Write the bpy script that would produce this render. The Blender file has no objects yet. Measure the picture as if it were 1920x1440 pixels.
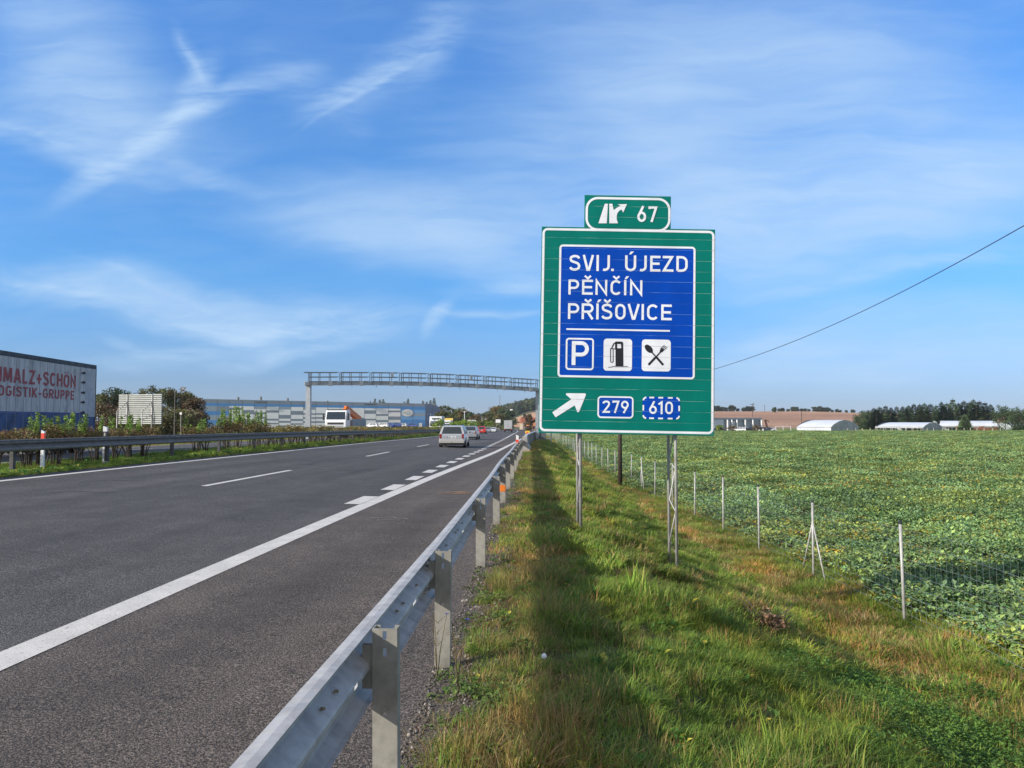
import bpy, bmesh, math, random
import numpy as np
from mathutils import Vector, Matrix, Euler
random.seed(7); RNG = np.random.default_rng(7)
S = bpy.context.scene; COL = S.collection
rad = math.radians
# ------------------------------------------------------------------ camera
CAMZ = 1.65; FPX = 1440.0; YAW = rad(3.70); PITCH = math.atan(69/1440.0)
cd = bpy.data.cameras.new('camera'); cam = bpy.data.objects.new('camera', cd); COL.objects.link(cam)
cam.location = (0, 0, CAMZ); cam.rotation_euler = (rad(90)+PITCH, 0, YAW)
cd.sensor_width = 36; cd.lens = 36*FPX/1920; cd.clip_start = 0.05; cd.clip_end = 9000
S.camera = cam
S.view_settings.view_transform = 'Standard'; S.view_settings.look = 'None'
S.view_settings.exposure = 0.3; S.view_settings.gamma = 1
S.render.resolution_x = 1024; S.render.resolution_y = 768
# sun: behind the viewer's left shoulder
SUN_EL = rad(28); SUN_DIR_XY = Vector((-7.1, -4.1)).normalized()
SUNV = Vector((SUN_DIR_XY.x*math.cos(SUN_EL), SUN_DIR_XY.y*math.cos(SUN_EL), math.sin(SUN_EL)))
sl = bpy.data.lights.new('sun', 'SUN'); so = bpy.data.objects.new('sun', sl); COL.objects.link(so)
sl.energy = 5.0; sl.angle = rad(0.53); sl.color = (1.0, 0.93, 0.82)
so.rotation_euler = SUNV.to_track_quat('Z', 'Y').to_euler(); so.location = (-30, -20, 40)

def ray(px, py):
    a = (px-960)/FPX; b = -(py-720)/FPX
    sy, cy, sp, cp = math.sin(YAW), math.cos(YAW), math.sin(PITCH), math.cos(PITCH)
    return Vector((-sy*cp + a*cy + b*sy*sp, cy*cp + a*sy - b*cy*sp, sp + b*cp))
def at(px, py, D):                       # world point seen in direction (px,py) at depth D
    p = ray(px, py)*D; p.z += CAMZ; return p

# ------------------------------------------------------------------ node helper
class NT:
    def __init__(s, tree): s.t = tree; s.n = tree.nodes; s.l = tree.links
    def new(s, typ, **kw):
        n = s.n.new(typ)
        for k, v in kw.items(): setattr(n, k, v)
        return n
    def put(s, sock, v):
        if v is None: return
        if isinstance(v, bpy.types.NodeSocket): s.l.new(v, sock)
        else: sock.default_value = v
    def m(s, op, a, b=None, c=None, clamp=False):
        n = s.new('ShaderNodeMath', operation=op, use_clamp=clamp)
        s.put(n.inputs[0], a); s.put(n.inputs[1], b); s.put(n.inputs[2], c); return n.outputs[0]
    def noise(s, vec, scale, detail=3, rough=.55, dist=0, out=0):
        n = s.new('ShaderNodeTexNoise'); s.put(n.inputs['Vector'], vec)
        n.inputs['Scale'].default_value = scale; n.inputs['Detail'].default_value = detail
        n.inputs['Roughness'].default_value = rough; n.inputs['Distortion'].default_value = dist
        return n.outputs[out]
    def ramp(s, fac, stops, interp='LINEAR'):
        n = s.new('ShaderNodeValToRGB'); s.put(n.inputs[0], fac); cr = n.color_ramp; cr.interpolation = interp
        while len(cr.elements) < len(stops): cr.elements.new(.5)
        for e, (p, c) in zip(cr.elements, stops):
            e.position = p; e.color = c if len(c) == 4 else (*c, 1)
        return n.outputs[0]
    def mix(s, f, a, b, mode='MIX'):
        n = s.new('ShaderNodeMix', data_type='RGBA', blend_type=mode)
        s.put(n.inputs[0], f)
        for i, v in ((6, a), (7, b)):
            if isinstance(v, (tuple, list)) and len(v) == 3: v = (*v, 1)
            s.put(n.inputs[i], v)
        return n.outputs[2]
    def smooth(s, v, lo, hi, a=0., b=1.):
        n = s.new('ShaderNodeMapRange', interpolation_type='SMOOTHSTEP')
        s.put(n.inputs[0], v); n.inputs[1].default_value = lo; n.inputs[2].default_value = hi
        n.inputs[3].default_value = a; n.inputs[4].default_value = b; return n.outputs[0]
    def mapping(s, vec, loc=(0,0,0), rot=(0,0,0), sc=(1,1,1)):
        n = s.new('ShaderNodeMapping'); s.put(n.inputs[0], vec)
        n.inputs[1].default_value = loc; n.inputs[2].default_value = rot; n.inputs[3].default_value = sc
        return n.outputs[0]
    def bump(s, h, strength=.3, dist=.01):
        n = s.new('ShaderNodeBump'); s.put(n.inputs['Height'], h)
        n.inputs['Strength'].default_value = strength; n.inputs['Distance'].default_value = dist
        return n.outputs[0]

# ------------------------------------------------------------------ world: sky with cirrus
W = bpy.data.worlds.new('World'); S.world = W; W.use_nodes = True
t = NT(W.node_tree); t.n.clear()
sky = t.new('ShaderNodeTexSky', sky_type='NISHITA'); sky.sun_disc = False
sky.sun_elevation = SUN_EL; sky.sun_rotation = math.atan2(SUN_DIR_XY.x, SUN_DIR_XY.y)
sky.air_density = 1.0; sky.dust_density = 0.35; sky.ozone_density = 2.2; sky.altitude = 250
gen = t.new('ShaderNodeTexCoord').outputs['Generated']
sx = t.new('ShaderNodeSeparateXYZ'); t.l.new(gen, sx.inputs[0])
yy = t.m('MAXIMUM', sx.outputs[1], .08)
Q = t.m('DIVIDE', sx.outputs[0], yy); Ee = t.m('DIVIDE', sx.outputs[2], yy)
front = t.smooth(sx.outputs[1], .1, .35)
cmb = t.new('ShaderNodeCombineXYZ'); t.put(cmb.inputs[0], Q); t.put(cmb.inputs[1], Ee)
QE = cmb.outputs[0]
wn = t.new('ShaderNodeTexNoise'); t.put(wn.inputs['Vector'], QE); wn.inputs['Scale'].default_value = 3.2; wn.inputs['Detail'].default_value = 4
wv = t.new('ShaderNodeVectorMath', operation='SUBTRACT'); t.l.new(wn.outputs['Color'], wv.inputs[0]); wv.inputs[1].default_value = (.5, .5, .5)
ws = t.new('ShaderNodeVectorMath', operation='SCALE'); t.l.new(wv.outputs[0], ws.inputs[0]); ws.inputs['Scale'].default_value = .085
wa = t.new('ShaderNodeVectorMath', operation='ADD'); t.l.new(QE, wa.inputs[0]); t.l.new(ws.outputs[0], wa.inputs[1])
QW = wa.outputs[0]
def qe(px, py):
    r = ray(px, py); return r.x/r.y, r.z/r.y
# wind-blown cirrus strokes: (photo direction start, end, half width, strength)
STROKES = [((340,75),(374,155),11,.35),((378,150),(345,225),22,.55),((360,215),(165,342),17,.85),((-60,235),(230,318),24,.42),((280,295),(470,360),14,.32),
 ((365,205),(530,150),15,.42),((520,150),(620,220),32,.26),((590,208),(705,142),15,.5),((690,160),(815,60),34,.34),((800,110),(835,-20),30,.25),
 ((80,-40),(200,210),105,.42),((60,200),(330,260),75,.42),
 ((560,395),(1060,430),62,.55),((600,440),(1040,500),40,.42),((880,545),(1020,520),12,.55),
 ((-20,510),(240,566),22,.5),((100,520),(310,550),42,.36),((220,540),(480,605),42,.62),((290,598),(490,634),18,.55),((440,628),(710,600),24,.72),((470,580),(700,600),34,.4),
 ((212,643),(262,660),8,.35),((220,688),(430,655),16,.5),((425,688),(600,652),13,.62),((815,617),(836,584),9,.8),((828,592),(1010,577),5,.45),
 ((1320,440),(1720,395),95,.72),((1220,220),(1360,400),95,.42),((980,290),(1380,330),110,.42),((1480,190),(1920,300),135,.42),((1680,380),(1990,300),65,.5),
 ((1080,50),(1520,130),110,.34),((1080,160),(1720,50),75,.28),((1390,548),(1660,514),7,.34),((1640,516),(1960,468),13,.4),
 ((1408,634),(1505,616),10,.5),((1330,700),(1610,605),48,.3),((1440,645),(1990,640),62,.45),((1330,705),(1990,690),28,.36)]
# hair-thin ice streaks running along the cloud bands
STROKES += [((230,300),(345,225),6,.5),((345,85),(372,150),5,.4),((0,240),(110,282),6,.35),((600,225),(760,118),5,.4),((20,518),(200,562),5,.45),((300,600),(455,632),5,.5),((450,632),(600,605),6,.55),((200,500),(420,587),6,.3)]
total = None; broad = None
for (A, B, w, st) in STROKES:
    a = qe(*A); b = qe(*B); dx, dy = b[0]-a[0], b[1]-a[1]; L = math.hypot(dx, dy)
    mp = t.new('ShaderNodeMapping', vector_type='TEXTURE'); t.l.new(QW, mp.inputs[0])
    mp.inputs[1].default_value = ((a[0]+b[0])/2, (a[1]+b[1])/2, 0); mp.inputs[2].default_value = (0, 0, math.atan2(dy, dx)); mp.inputs[3].default_value = (L/2+w/FPX, w/FPX*1.15, 1)
    ln = t.new('ShaderNodeVectorMath', operation='LENGTH'); t.l.new(mp.outputs[0], ln.inputs[0])
    g = t.smooth(ln.outputs['Value'], 0., 1.6 if w >= 40 else 2.0, st*(1.2 if w >= 40 else .88), 0.)
    if w >= 40: broad = g if broad is None else t.m('ADD', broad, g)
    else: total = g if total is None else t.m('ADD', total, g)
f1 = t.noise(t.mapping(QW, rot=(0, 0, rad(-8)), sc=(2.4, 15, 1)), 2.2, 6, .6, .25)
f2 = t.noise(t.mapping(QW, rot=(0, 0, rad(32)), sc=(2.6, 15, 1)), 2.2, 6, .6, .3)
fm = t.smooth(t.noise(QE, 1.6, 1, .5), .44, .58)
fibv = t.smooth(t.mix(fm, f1, f2), .33, .72)
ff = t.smooth(t.mix(fm, t.noise(t.mapping(QW, rot=(0, 0, rad(-12)), sc=(7, 38, 1)), 2.2, 4, .6, .2), t.noise(t.mapping(QW, rot=(0, 0, rad(36)), sc=(7, 38, 1)), 2.2, 4, .6, .2)), .34, .68)
fibn = t.m('ADD', t.m('MULTIPLY', fibv, .7), t.m('MULTIPLY', ff, .6))
body = t.m('ADD', t.m('MULTIPLY', total, t.m('MULTIPLY_ADD', fibn, .9, .22)), t.m('MULTIPLY', broad, t.m('MULTIPLY_ADD', fibv, .55, .62)))
cl = t.m('SUBTRACT', 1., t.m('POWER', .30, t.m('MULTIPLY', t.m('ADD', body, t.m('MULTIPLY_ADD', fibv, .07, .03)), front)))
cl = t.m('MULTIPLY', cl, t.smooth(sx.outputs[2], -.01, .03), clamp=True)
tint = t.ramp(sx.outputs[2], [(0., (.188,.25,.44)), (.04, (.196,.264,.452)), (.18, (.196,.41,.62)), (.34, (.25,.5,.74)), (.46, (.31,.58,.86)), (1., (.32,.6,.88))])
tint = t.mix(1., tint, (2.5, 2.5, 2.5), 'MULTIPLY')
skyc = t.mix(1., sky.outputs[0], tint, 'MULTIPLY')
allc = t.mix(cl, skyc, (4.7, 6.5, 8.7))
# unseen bright veil, added on the sun's side and overhead to neutralise ambient blue
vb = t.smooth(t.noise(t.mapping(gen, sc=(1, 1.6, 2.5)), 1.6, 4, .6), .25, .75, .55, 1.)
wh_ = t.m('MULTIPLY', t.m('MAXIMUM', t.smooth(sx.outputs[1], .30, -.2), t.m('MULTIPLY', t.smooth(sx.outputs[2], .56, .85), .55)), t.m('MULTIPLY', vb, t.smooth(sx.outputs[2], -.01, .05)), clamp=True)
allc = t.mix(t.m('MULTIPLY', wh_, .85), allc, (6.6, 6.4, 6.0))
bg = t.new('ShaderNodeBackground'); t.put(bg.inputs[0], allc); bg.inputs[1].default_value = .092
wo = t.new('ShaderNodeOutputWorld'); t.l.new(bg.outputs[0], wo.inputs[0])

# ------------------------------------------------------------------ materials
MATS = {}
def mat(name, col, rough=.6, metal=0., noise=None, bump=None, spec=None, coat=0, col2=None, emis=None, coord='Object'):
    """noise=(scale, amount) tone variation; bump=(scale, strength, dist)"""
    if name in MATS: return MATS[name]
    m = bpy.data.materials.new(name); m.use_nodes = True; t = NT(m.node_tree); b = t.n['Principled BSDF']
    b.inputs['Roughness'].default_value = rough; b.inputs['Metallic'].default_value = metal
    if spec is not None: b.inputs['Specular IOR Level'].default_value = spec
    b.inputs['Coat Weight'].default_value = coat
    tc = t.new('ShaderNodeTexCoord').outputs[coord]
    c = (*col, 1)
    if noise:
        f = t.noise(tc, noise[0], 5, .6)
        c2 = col2 or tuple(x*(1-noise[1]) for x in col)
        c = t.mix(t.smooth(f, .35, .7), c, (*c2, 1))
        r = t.smooth(t.noise(tc, noise[0]*2.3, 4, .6), .3, .7, rough*.8, min(1, rough*1.2)); t.put(b.inputs['Roughness'], r)
    t.put(b.inputs['Base Color'], c)
    if bump: t.put(b.inputs['Normal'], t.bump(t.noise(tc, bump[0], 4, .6), bump[1], bump[2]))
    if emis: b.inputs['Emission Color'].default_value = (*emis[0], 1); b.inputs['Emission Strength'].default_value = emis[1]
    MATS[name] = m; return m

def leafmat(name, tint=(1,1,1), var=.35, trans=.3, patch=None, rough=.55):
    """uses the colour attribute 'col'; per instance variation; optional world patch tint"""
    m = bpy.data.materials.new(name); m.use_nodes = True; t = NT(m.node_tree); b = t.n['Principled BSDF']; out = t.n['Material Output']
    at_ = t.new('ShaderNodeAttribute'); at_.attribute_name = 'col'
    oi = t.new('ShaderNodeObjectInfo')
    c = t.mix(1., at_.outputs['Color'], (*tint, 1), 'MULTIPLY')
    k = t.m('MULTIPLY_ADD', oi.outputs['Random'], var*2, 1-var)
    pos = t.new('ShaderNodeNewGeometry').outputs['Position']
    big = t.smooth(t.noise(pos, .35, 3, .6), .3, .7, .72, 1.25)
    k = t.m('MULTIPLY', k, big)
    cc = t.new('ShaderNodeCombineXYZ')
    for i in range(3): t.put(cc.inputs[i], k)
    c = t.mix(1., c, cc.outputs[0], 'MULTIPLY')
    if patch:
        c = t.mix(t.smooth(t.noise(t.mapping(pos, sc=patch[3]), patch[0], 4, .6), patch[1], patch[2]), c, t.mix(1., c, (*patch[4], 1), 'MULTIPLY'))
    t.put(b.inputs['Base Color'], c); b.inputs['Roughness'].default_value = rough; b.inputs['Specular IOR Level'].default_value = .3
    tr = t.new('ShaderNodeBsdfTranslucent'); t.put(tr.inputs[0], c)
    mx = t.new('ShaderNodeMixShader'); mx.inputs[0].default_value = trans
    t.l.new(b.outputs[0], mx.inputs[1]); t.l.new(tr.outputs[0], mx.inputs[2]); t.l.new(mx.outputs[0], out.inputs[0])
    return m

galv = mat('galvanised_steel', (.45, .435, .415), .5, .12, (9, .3), (60, .1, .002))
galv_d = mat('weathered_galvanised_steel', (.20, .19, .175), .65, .15, (7, .35), (50, .15, .002))
post_steel = mat('post_steel', (.36, .34, .295), .62, .25, (8, .3), (70, .15, .002))
white_paint = mat('white_paint', (.78, .78, .78), .45, 0, (3, .08))
black = mat('black_rubber', (.018, .018, .02), .7, 0, (10, .3))
dark = mat('dark_plastic', (.03, .032, .035), .5)
glass = mat('dark_glass', (.02, .028, .032), .08, 0, spec=.8)
red = mat('red_plastic', (.55, .03, .02), .3)
redref = mat('red_reflector', (.75, .07, .03), .4)
orange = mat('orange_paint', (.80, .20, .02), .5, 0, (6, .2))
conc = mat('concrete', (.40, .38, .35), .85, 0, (2.5, .3), (30, .3, .01))
wood = mat('tarred_wood', (.055, .038, .026), .8, 0, (5, .4), (20, .3, .01))
bark = mat('bark', (.075, .055, .04), .9, 0, (6, .4), (14, .5, .02))

# ------------------------------------------------------------------ mesh builder
class MB:
    def __init__(s): s.v = []; s.f = []; s.mi = []; s.c = []; s.cur = 0; s.col = None; s.M = None
    def add(s, vs, fs):
        o = len(s.v)
        if s.M is not None: vs = [s.M @ Vector(p) for p in vs]
        s.v += [tuple(p) for p in vs]
        for f in fs: s.f.append([i+o for i in f]); s.mi.append(s.cur); s.c.append(s.col)
        return s
    def box(s, x0, x1, y0, y1, z0, z1, b=0):
        if b <= 0:
            v = [(x, y, z) for x in (x0, x1) for y in (y0, y1) for z in (z0, z1)]
            return s.add(v, [(0,1,3,2),(4,6,7,5),(0,4,5,1),(2,3,7,6),(0,2,6,4),(1,5,7,3)])
        # chamfered box
        bm = bmesh.new(); bmesh.ops.create_cube(bm, size=1)
        for q in bm.verts: q.co = Vector(((x0+x1)/2+q.co.x*(x1-x0), (y0+y1)/2+q.co.y*(y1-y0), (z0+z1)/2+q.co.z*(z1-z0)))
        bmesh.ops.bevel(bm, geom=bm.edges[:], offset=b, segments=2, affect='EDGES', profile=.5)
        return s.bm(bm)
    def bm(s, bm):
        bm.verts.index_update()
        s.add([q.co.copy() for q in bm.verts], [[q.index for q in f.verts] for f in bm.faces]); bm.free(); return s
    def hexa(s, p): return s.add(p, [(0,3,2,1),(4,5,6,7),(0,1,5,4),(1,2,6,5),(2,3,7,6),(3,0,4,7)])
    def prism(s, poly, d0, d1, axis='y'):
        """poly in the plane across axis, extruded from d0 to d1"""
        def P(a, b, d): return {'y': (a, d, b), 'x': (d, a, b), 'z': (a, b, d)}[axis]
        n = len(poly); v = [P(a, b, d0) for a, b in poly]+[P(a, b, d1) for a, b in poly]
        return s.add(v, [list(range(n)), list(range(2*n-1, n-1, -1))]+[(i, n+i, n+(i+1) % n, (i+1) % n) for i in range(n)])
    def tube(s, pts, r, n=8, caps=True):
        pts = [Vector(p) for p in pts]; rs = r if isinstance(r, (list, tuple)) else [r]*len(pts)
        v = []; f = []
        for i, p in enumerate(pts):
            d = (pts[min(i+1, len(pts)-1)]-pts[max(i-1, 0)]).normalized()
            a = d.orthogonal().normalized() if abs(d.z) < .95 else Vector((1, 0, 0))
            a = (a-d*a.dot(d)).normalized(); b = d.cross(a)
            for k in range(n):
                w = 2*math.pi*k/n; v.append(p+(a*math.cos(w)+b*math.sin(w))*rs[i])
        for i in range(len(pts)-1):
            for k in range(n): f.append((i*n+k, i*n+(k+1) % n, (i+1)*n+(k+1) % n, (i+1)*n+k))
        if caps: f.append(list(range(n))[::-1]); f.append(list(range((len(pts)-1)*n, len(pts)*n)))
        return s.add(v, f)
    def cyl(s, c, r, h, axis='z', n=16):
        c = Vector(c); d = {'x': Vector((1,0,0)), 'y': Vector((0,1,0)), 'z': Vector((0,0,1))}[axis]
        return s.tube([c-d*h/2, c+d*h/2], r, n)
    def quad(s, *p): return s.add(p, [tuple(range(len(p)))])
    def build(s, name, mats, parent=None, smooth=False, loc=None):
        me = bpy.data.meshes.new(name); me.from_pydata([tuple(p) for p in s.v], [], s.f)
        if not isinstance(mats, (list, tuple)): mats = [mats]
        for m in mats: me.materials.append(m)
        if max(s.mi, default=0) > 0: me.polygons.foreach_set('material_index', s.mi)
        if any(c is not None for c in s.c):
            ca = me.color_attributes.new('col', 'FLOAT_COLOR', 'CORNER'); arr = []
            for f, c in zip(s.f, s.c):
                c = c or (.5, .5, .5); arr += [c[0], c[1], c[2], 1]*len(f)
            ca.data.foreach_set('color', arr)
        if smooth: me.polygons.foreach_set('use_smooth', [True]*len(me.polygons))
        me.update()
        o = bpy.data.objects.new(name, me); COL.objects.link(o)
        if parent: o.parent = parent
        if loc is not None: o.location = loc
        return o
def empty(name, loc=(0,0,0), rz=0, rot=None):
    o = bpy.data.objects.new(name, None); COL.objects.link(o); o.location = loc; o.rotation_euler = rot or (0, 0, rz)
    o.empty_display_size = .3; return o
def tag(o, label=None, cat=None, group=None, kind=None):
    if label: o['label'] = label
    if cat: o['category'] = cat
    if group: o['group'] = group
    if kind: o['kind'] = kind
    return o
def copy_tree(o, parent=None):
    c = o.copy(); COL.objects.link(c)
    if parent: c.parent = parent
    for ch in list(o.children): copy_tree(ch, c)
    return c

# ------------------------------------------------------------------ alignments (world y = distance along the motorway)
def tab(pairs):
    xs, ys = zip(*pairs); xs = np.array(xs, float); ys = np.array(ys, float)
    m = np.gradient(ys, xs)
    def f(x):
        x = np.asarray(x, float); i = np.clip(np.searchsorted(xs, x)-1, 0, len(xs)-2)
        h = xs[i+1]-xs[i]; u = np.clip((x-xs[i])/h, 0, 1)
        v = (2*u**3-3*u**2+1)*ys[i]+(u**3-2*u**2+u)*h*m[i]+(-2*u**3+3*u**2)*ys[i+1]+(u**3-u**2)*h*m[i+1]
        v = v+np.where(x > xs[-1], (x-xs[-1])*m[-1], 0)+np.where(x < xs[0], (x-xs[0])*m[0], 0)
        return v
    return f
cY = tab([(-20,0),(0,0),(18,0),(30,-.3),(44,-1.0),(62,-1.85),(85,-2.9),(150,-6),(230,-10),(315,-14.4),(400,-20),(520,-31),(650,-48),(800,-74)])
gY = tab([(-20,0),(0,0),(20,0.02),(50,.22),(85,.55),(160,1.22),(240,2.1),(315,2.6),(400,3.0),(520,3.3),(900,3.6)])
rY = tab([(-20,-.4),(-3,-.68),(1.9,-.77),(5.25,-.86),(8.8,-.98),(12.2,-1.10),(16,-1.27),(22,-1.47),(31.4,-1.83),(45,-2.3),(60,-2.7),(90,-3.4),(130,-4.6),(200,-7.5),(315,-10.5),(400,-16),(520,-27),(800,-70)])
fY = tab([(-20,6.2),(6,6.0),(13.2,5.62),(20.4,5.05),(34,4.02),(46,3.15),(54,2.54),(69,1.65),(110,-.55),(160,-3.2),(230,-5.6),(400,-13),(800,-66)])
def roadz(u, g):
    u = np.asarray(u, float)
    return np.where(u > -15, -.025*u, .375+.025*np.minimum(u+17, 0)-.0)-g
def sst(x, a, b):
    u = np.clip((x-a)/(b-a), 0, 1); return u*u*(3-2*u)
def farhill(X, Y):
    q = X/np.maximum(Y, 1)
    D = Y
    rise = sst(D, 300, 720)*11.8
    right = sst(q, -.25, -.11)
    hz_ = np.interp(q, [-.34, -.26, -.19, -.14, -.09, -.06, -.035, 0, .05, .12], [0, 0, 4.5, 10.5, 17, 15.5, 19, 18, 9, 0])
    z = np.maximum(rise*right, hz_*sst(D, 680, 980))
    z = z - sst(D, 740, 1000)*9*sst(q, .05, .15)                  # the right ridge falls away behind its crest
    z = z - sst(D, 400, 700)*2.2*sst(q, .30, .42)
    return z
P_T = np.array([-.2, 0, .06, .12, .2, .3, .42, .52, .62, .72, .8, .88, 1, 1.2]); P_V = np.array([0, 0, .01, .02, .06, .22, .44, .62, .82, .98, 1.05, 1.03, 1, 1.0])
def nz(X, Y, s, seed=0):
    a = np.sin(X*1.7*s+seed+1.3*np.sin(Y*1.1*s+seed*2))*np.cos(Y*1.3*s+seed*.7+1.1*np.sin(X*.9*s))
    b = np.sin(X*3.9*s-Y*2.3*s+seed*3)*.5
    return (a+b)/1.5
def terr(X, Y):
    X = np.asarray(X, float); Y = np.asarray(Y, float)
    c, g, r, F = cY(Y), gY(Y), rY(Y), fY(Y)
    u = X-c; v = X-r; vf = np.maximum(F-r, 1.2)
    zr = -.025*(r-c)-g
    zf = -1.66 + .0*Y
    zright = zr+(zf-zr)*np.interp(v/vf, P_T, P_V)
    verge = sst(v, .5, 1.5)*(1-sst(v, vf*.9, vf*1.3))
    zright = zright + verge*(.05*nz(X, Y, 1.1)+.03*nz(X, Y, 3.1, 2))
    zroad = roadz(u, g)-.03
    zmed = .34-g+.05*np.sin((u+13)/3.9*math.pi)
    zl0 = .02-g
    zlf = -.35-.0045*np.maximum(Y, 0)
    zleft = zl0+(zlf-zl0)*sst(-u, 29, 40)
    zright = zright+np.interp(v, [0, .15, .37, .8], [-.03, -.006, .03, .01])
    z = np.where(v > 0, zright, zroad)
    z = np.where((u < -13.0) & (u > -16.9), zmed, z)
    z = np.where(u < -28.6, zleft, z)
    out = np.where(u < -28.6, sst(-u, 30, 75), np.where(v > 0, sst(v, 3, 50), 0))
    return z+farhill(X, Y)*out
def tz(x, y): return float(terr(x, y))

# ------------------------------------------------------------------ ground sheet
Ys = np.concatenate([np.arange(-12, 30, .35), np.arange(30, 60, .8), np.arange(60, 130, 2.), np.arange(130, 400, 6.), np.arange(400, 1300, 20.), np.arange(1300, 3100, 120.)])
vn = np.concatenate([np.arange(-46, -30, 2.), np.arange(-30, -12, .6), np.arange(-12, -.2, 1.2), [-.1, 0.], np.arange(.15, 8, .22), np.arange(8, 20, 1.), np.arange(20, 46, 4.)])
sf = np.linspace(0, 1, 70)[1:]**1.5
V = []; 
for Y in Ys:
    r = float(rY(Y)); wd = 250+.9*max(Y, 0)
    row = np.concatenate([(r-46-sf*wd)[::-1], r+vn, r+46+sf*wd]); V.append(row)
V = np.array(V); Yg = np.repeat(Ys[:, None], V.shape[1], 1); Z = terr(V, Yg)
nr, nc = V.shape
verts = np.stack([V, Yg, Z], -1).reshape(-1, 3)
idx = np.arange(nr*nc).reshape(nr, nc)
faces = np.stack([idx[:-1, :-1], idx[:-1, 1:], idx[1:, 1:], idx[1:, :-1]], -1).reshape(-1, 4)
me = bpy.data.meshes.new('ground'); me.from_pydata(verts.tolist(), [], faces.tolist())
# land cover colours: what grows or lies there
cx = V-np.asarray([rY(y) for y in Ys])[:, None]; vf = np.asarray([fY(y)-rY(y) for y in Ys])[:, None]; uu = V-np.asarray([cY(y) for y in Ys])[:, None]
q = V/np.maximum(Yg, 1)
C = np.zeros((nr, nc, 4)); C[..., 3] = 1
def setc(mask, c): C[mask, :3] = c
setc(np.ones_like(V, bool), (.115, .12, .05))
setc(cx > 0, (.075, .08, .03))
setc((cx > vf) & (Yg < 240), (.07, .085, .03))
setc((cx > 0) & (Yg >= 240), (.16, .20, .06))
setc((cx > 0) & (Yg > 330), (.36, .215, .135))
setc((cx > 0) & (Yg > 560) & (Yg < 575), (.16, .11, .06))
setc((cx > 0) & (Yg > 575), (.40, .235, .145))
setc((cx > 0) & (Yg > 440) & (Yg <= 560) & (q > .1), (.33, .19, .12))
setc((cx > -.2) & (cx < .42), (.085, .07, .055))
setc(uu < -30, (.30, .19, .09))
setc((uu < -30) & (uu > -34), (.15, .16, .06))
setc((uu < -60) & (Yg > 130), (.12, .15, .05))
setc((q < .1) & (Yg > 860), (.05, .065, .03))
setc((q < -.1) & (Yg > 600), (.05, .065, .03))
setc((uu < -30) & (Yg > 430), (.36, .21, .13))
setc((uu < -13) & (uu > -17), (.06, .085, .025))
ca = me.color_attributes.new('col', 'FLOAT_COLOR', 'POINT'); ca.data.foreach_set('color', C.reshape(-1))
me.polygons.foreach_set('use_smooth', [True]*len(me.polygons))
gm = bpy.data.materials.new('soil_and_fields'); gm.use_nodes = True; t = NT(gm.node_tree); b = t.n['Principled BSDF']
a = t.new('ShaderNodeAttribute'); a.attribute_name = 'col'; pos = t.new('ShaderNodeNewGeometry').outputs['Position']
n1 = t.smooth(t.noise(pos, .9, 6, .7), .3, .7, .6, 1.35); n2 = t.smooth(t.noise(pos, 28, 4, .7), .3, .7, .55, 1.4); n3 = t.smooth(t.noise(t.mapping(pos, sc=(.02, .004, 1)), 1, 5, .7), .3, .7, .82, 1.15)
k = t.m('MULTIPLY', t.m('MULTIPLY', n1, n2), n3)
cc = t.new('ShaderNodeCombineXYZ'); [t.put(cc.inputs[i], k) for i in range(3)]
t.put(b.inputs['Base Color'], t.mix(1., a.outputs['Color'], cc.outputs[0], 'MULTIPLY')); b.inputs['Roughness'].default_value = .95; b.inputs['Specular IOR Level'].default_value = .15
t.put(b.inputs['Normal'], t.bump(t.noise(pos, 22, 5, .75), .8, .03))
me.materials.append(gm); ground = bpy.data.objects.new('ground', me); COL.objects.link(ground); tag(ground, kind='structure')

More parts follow.
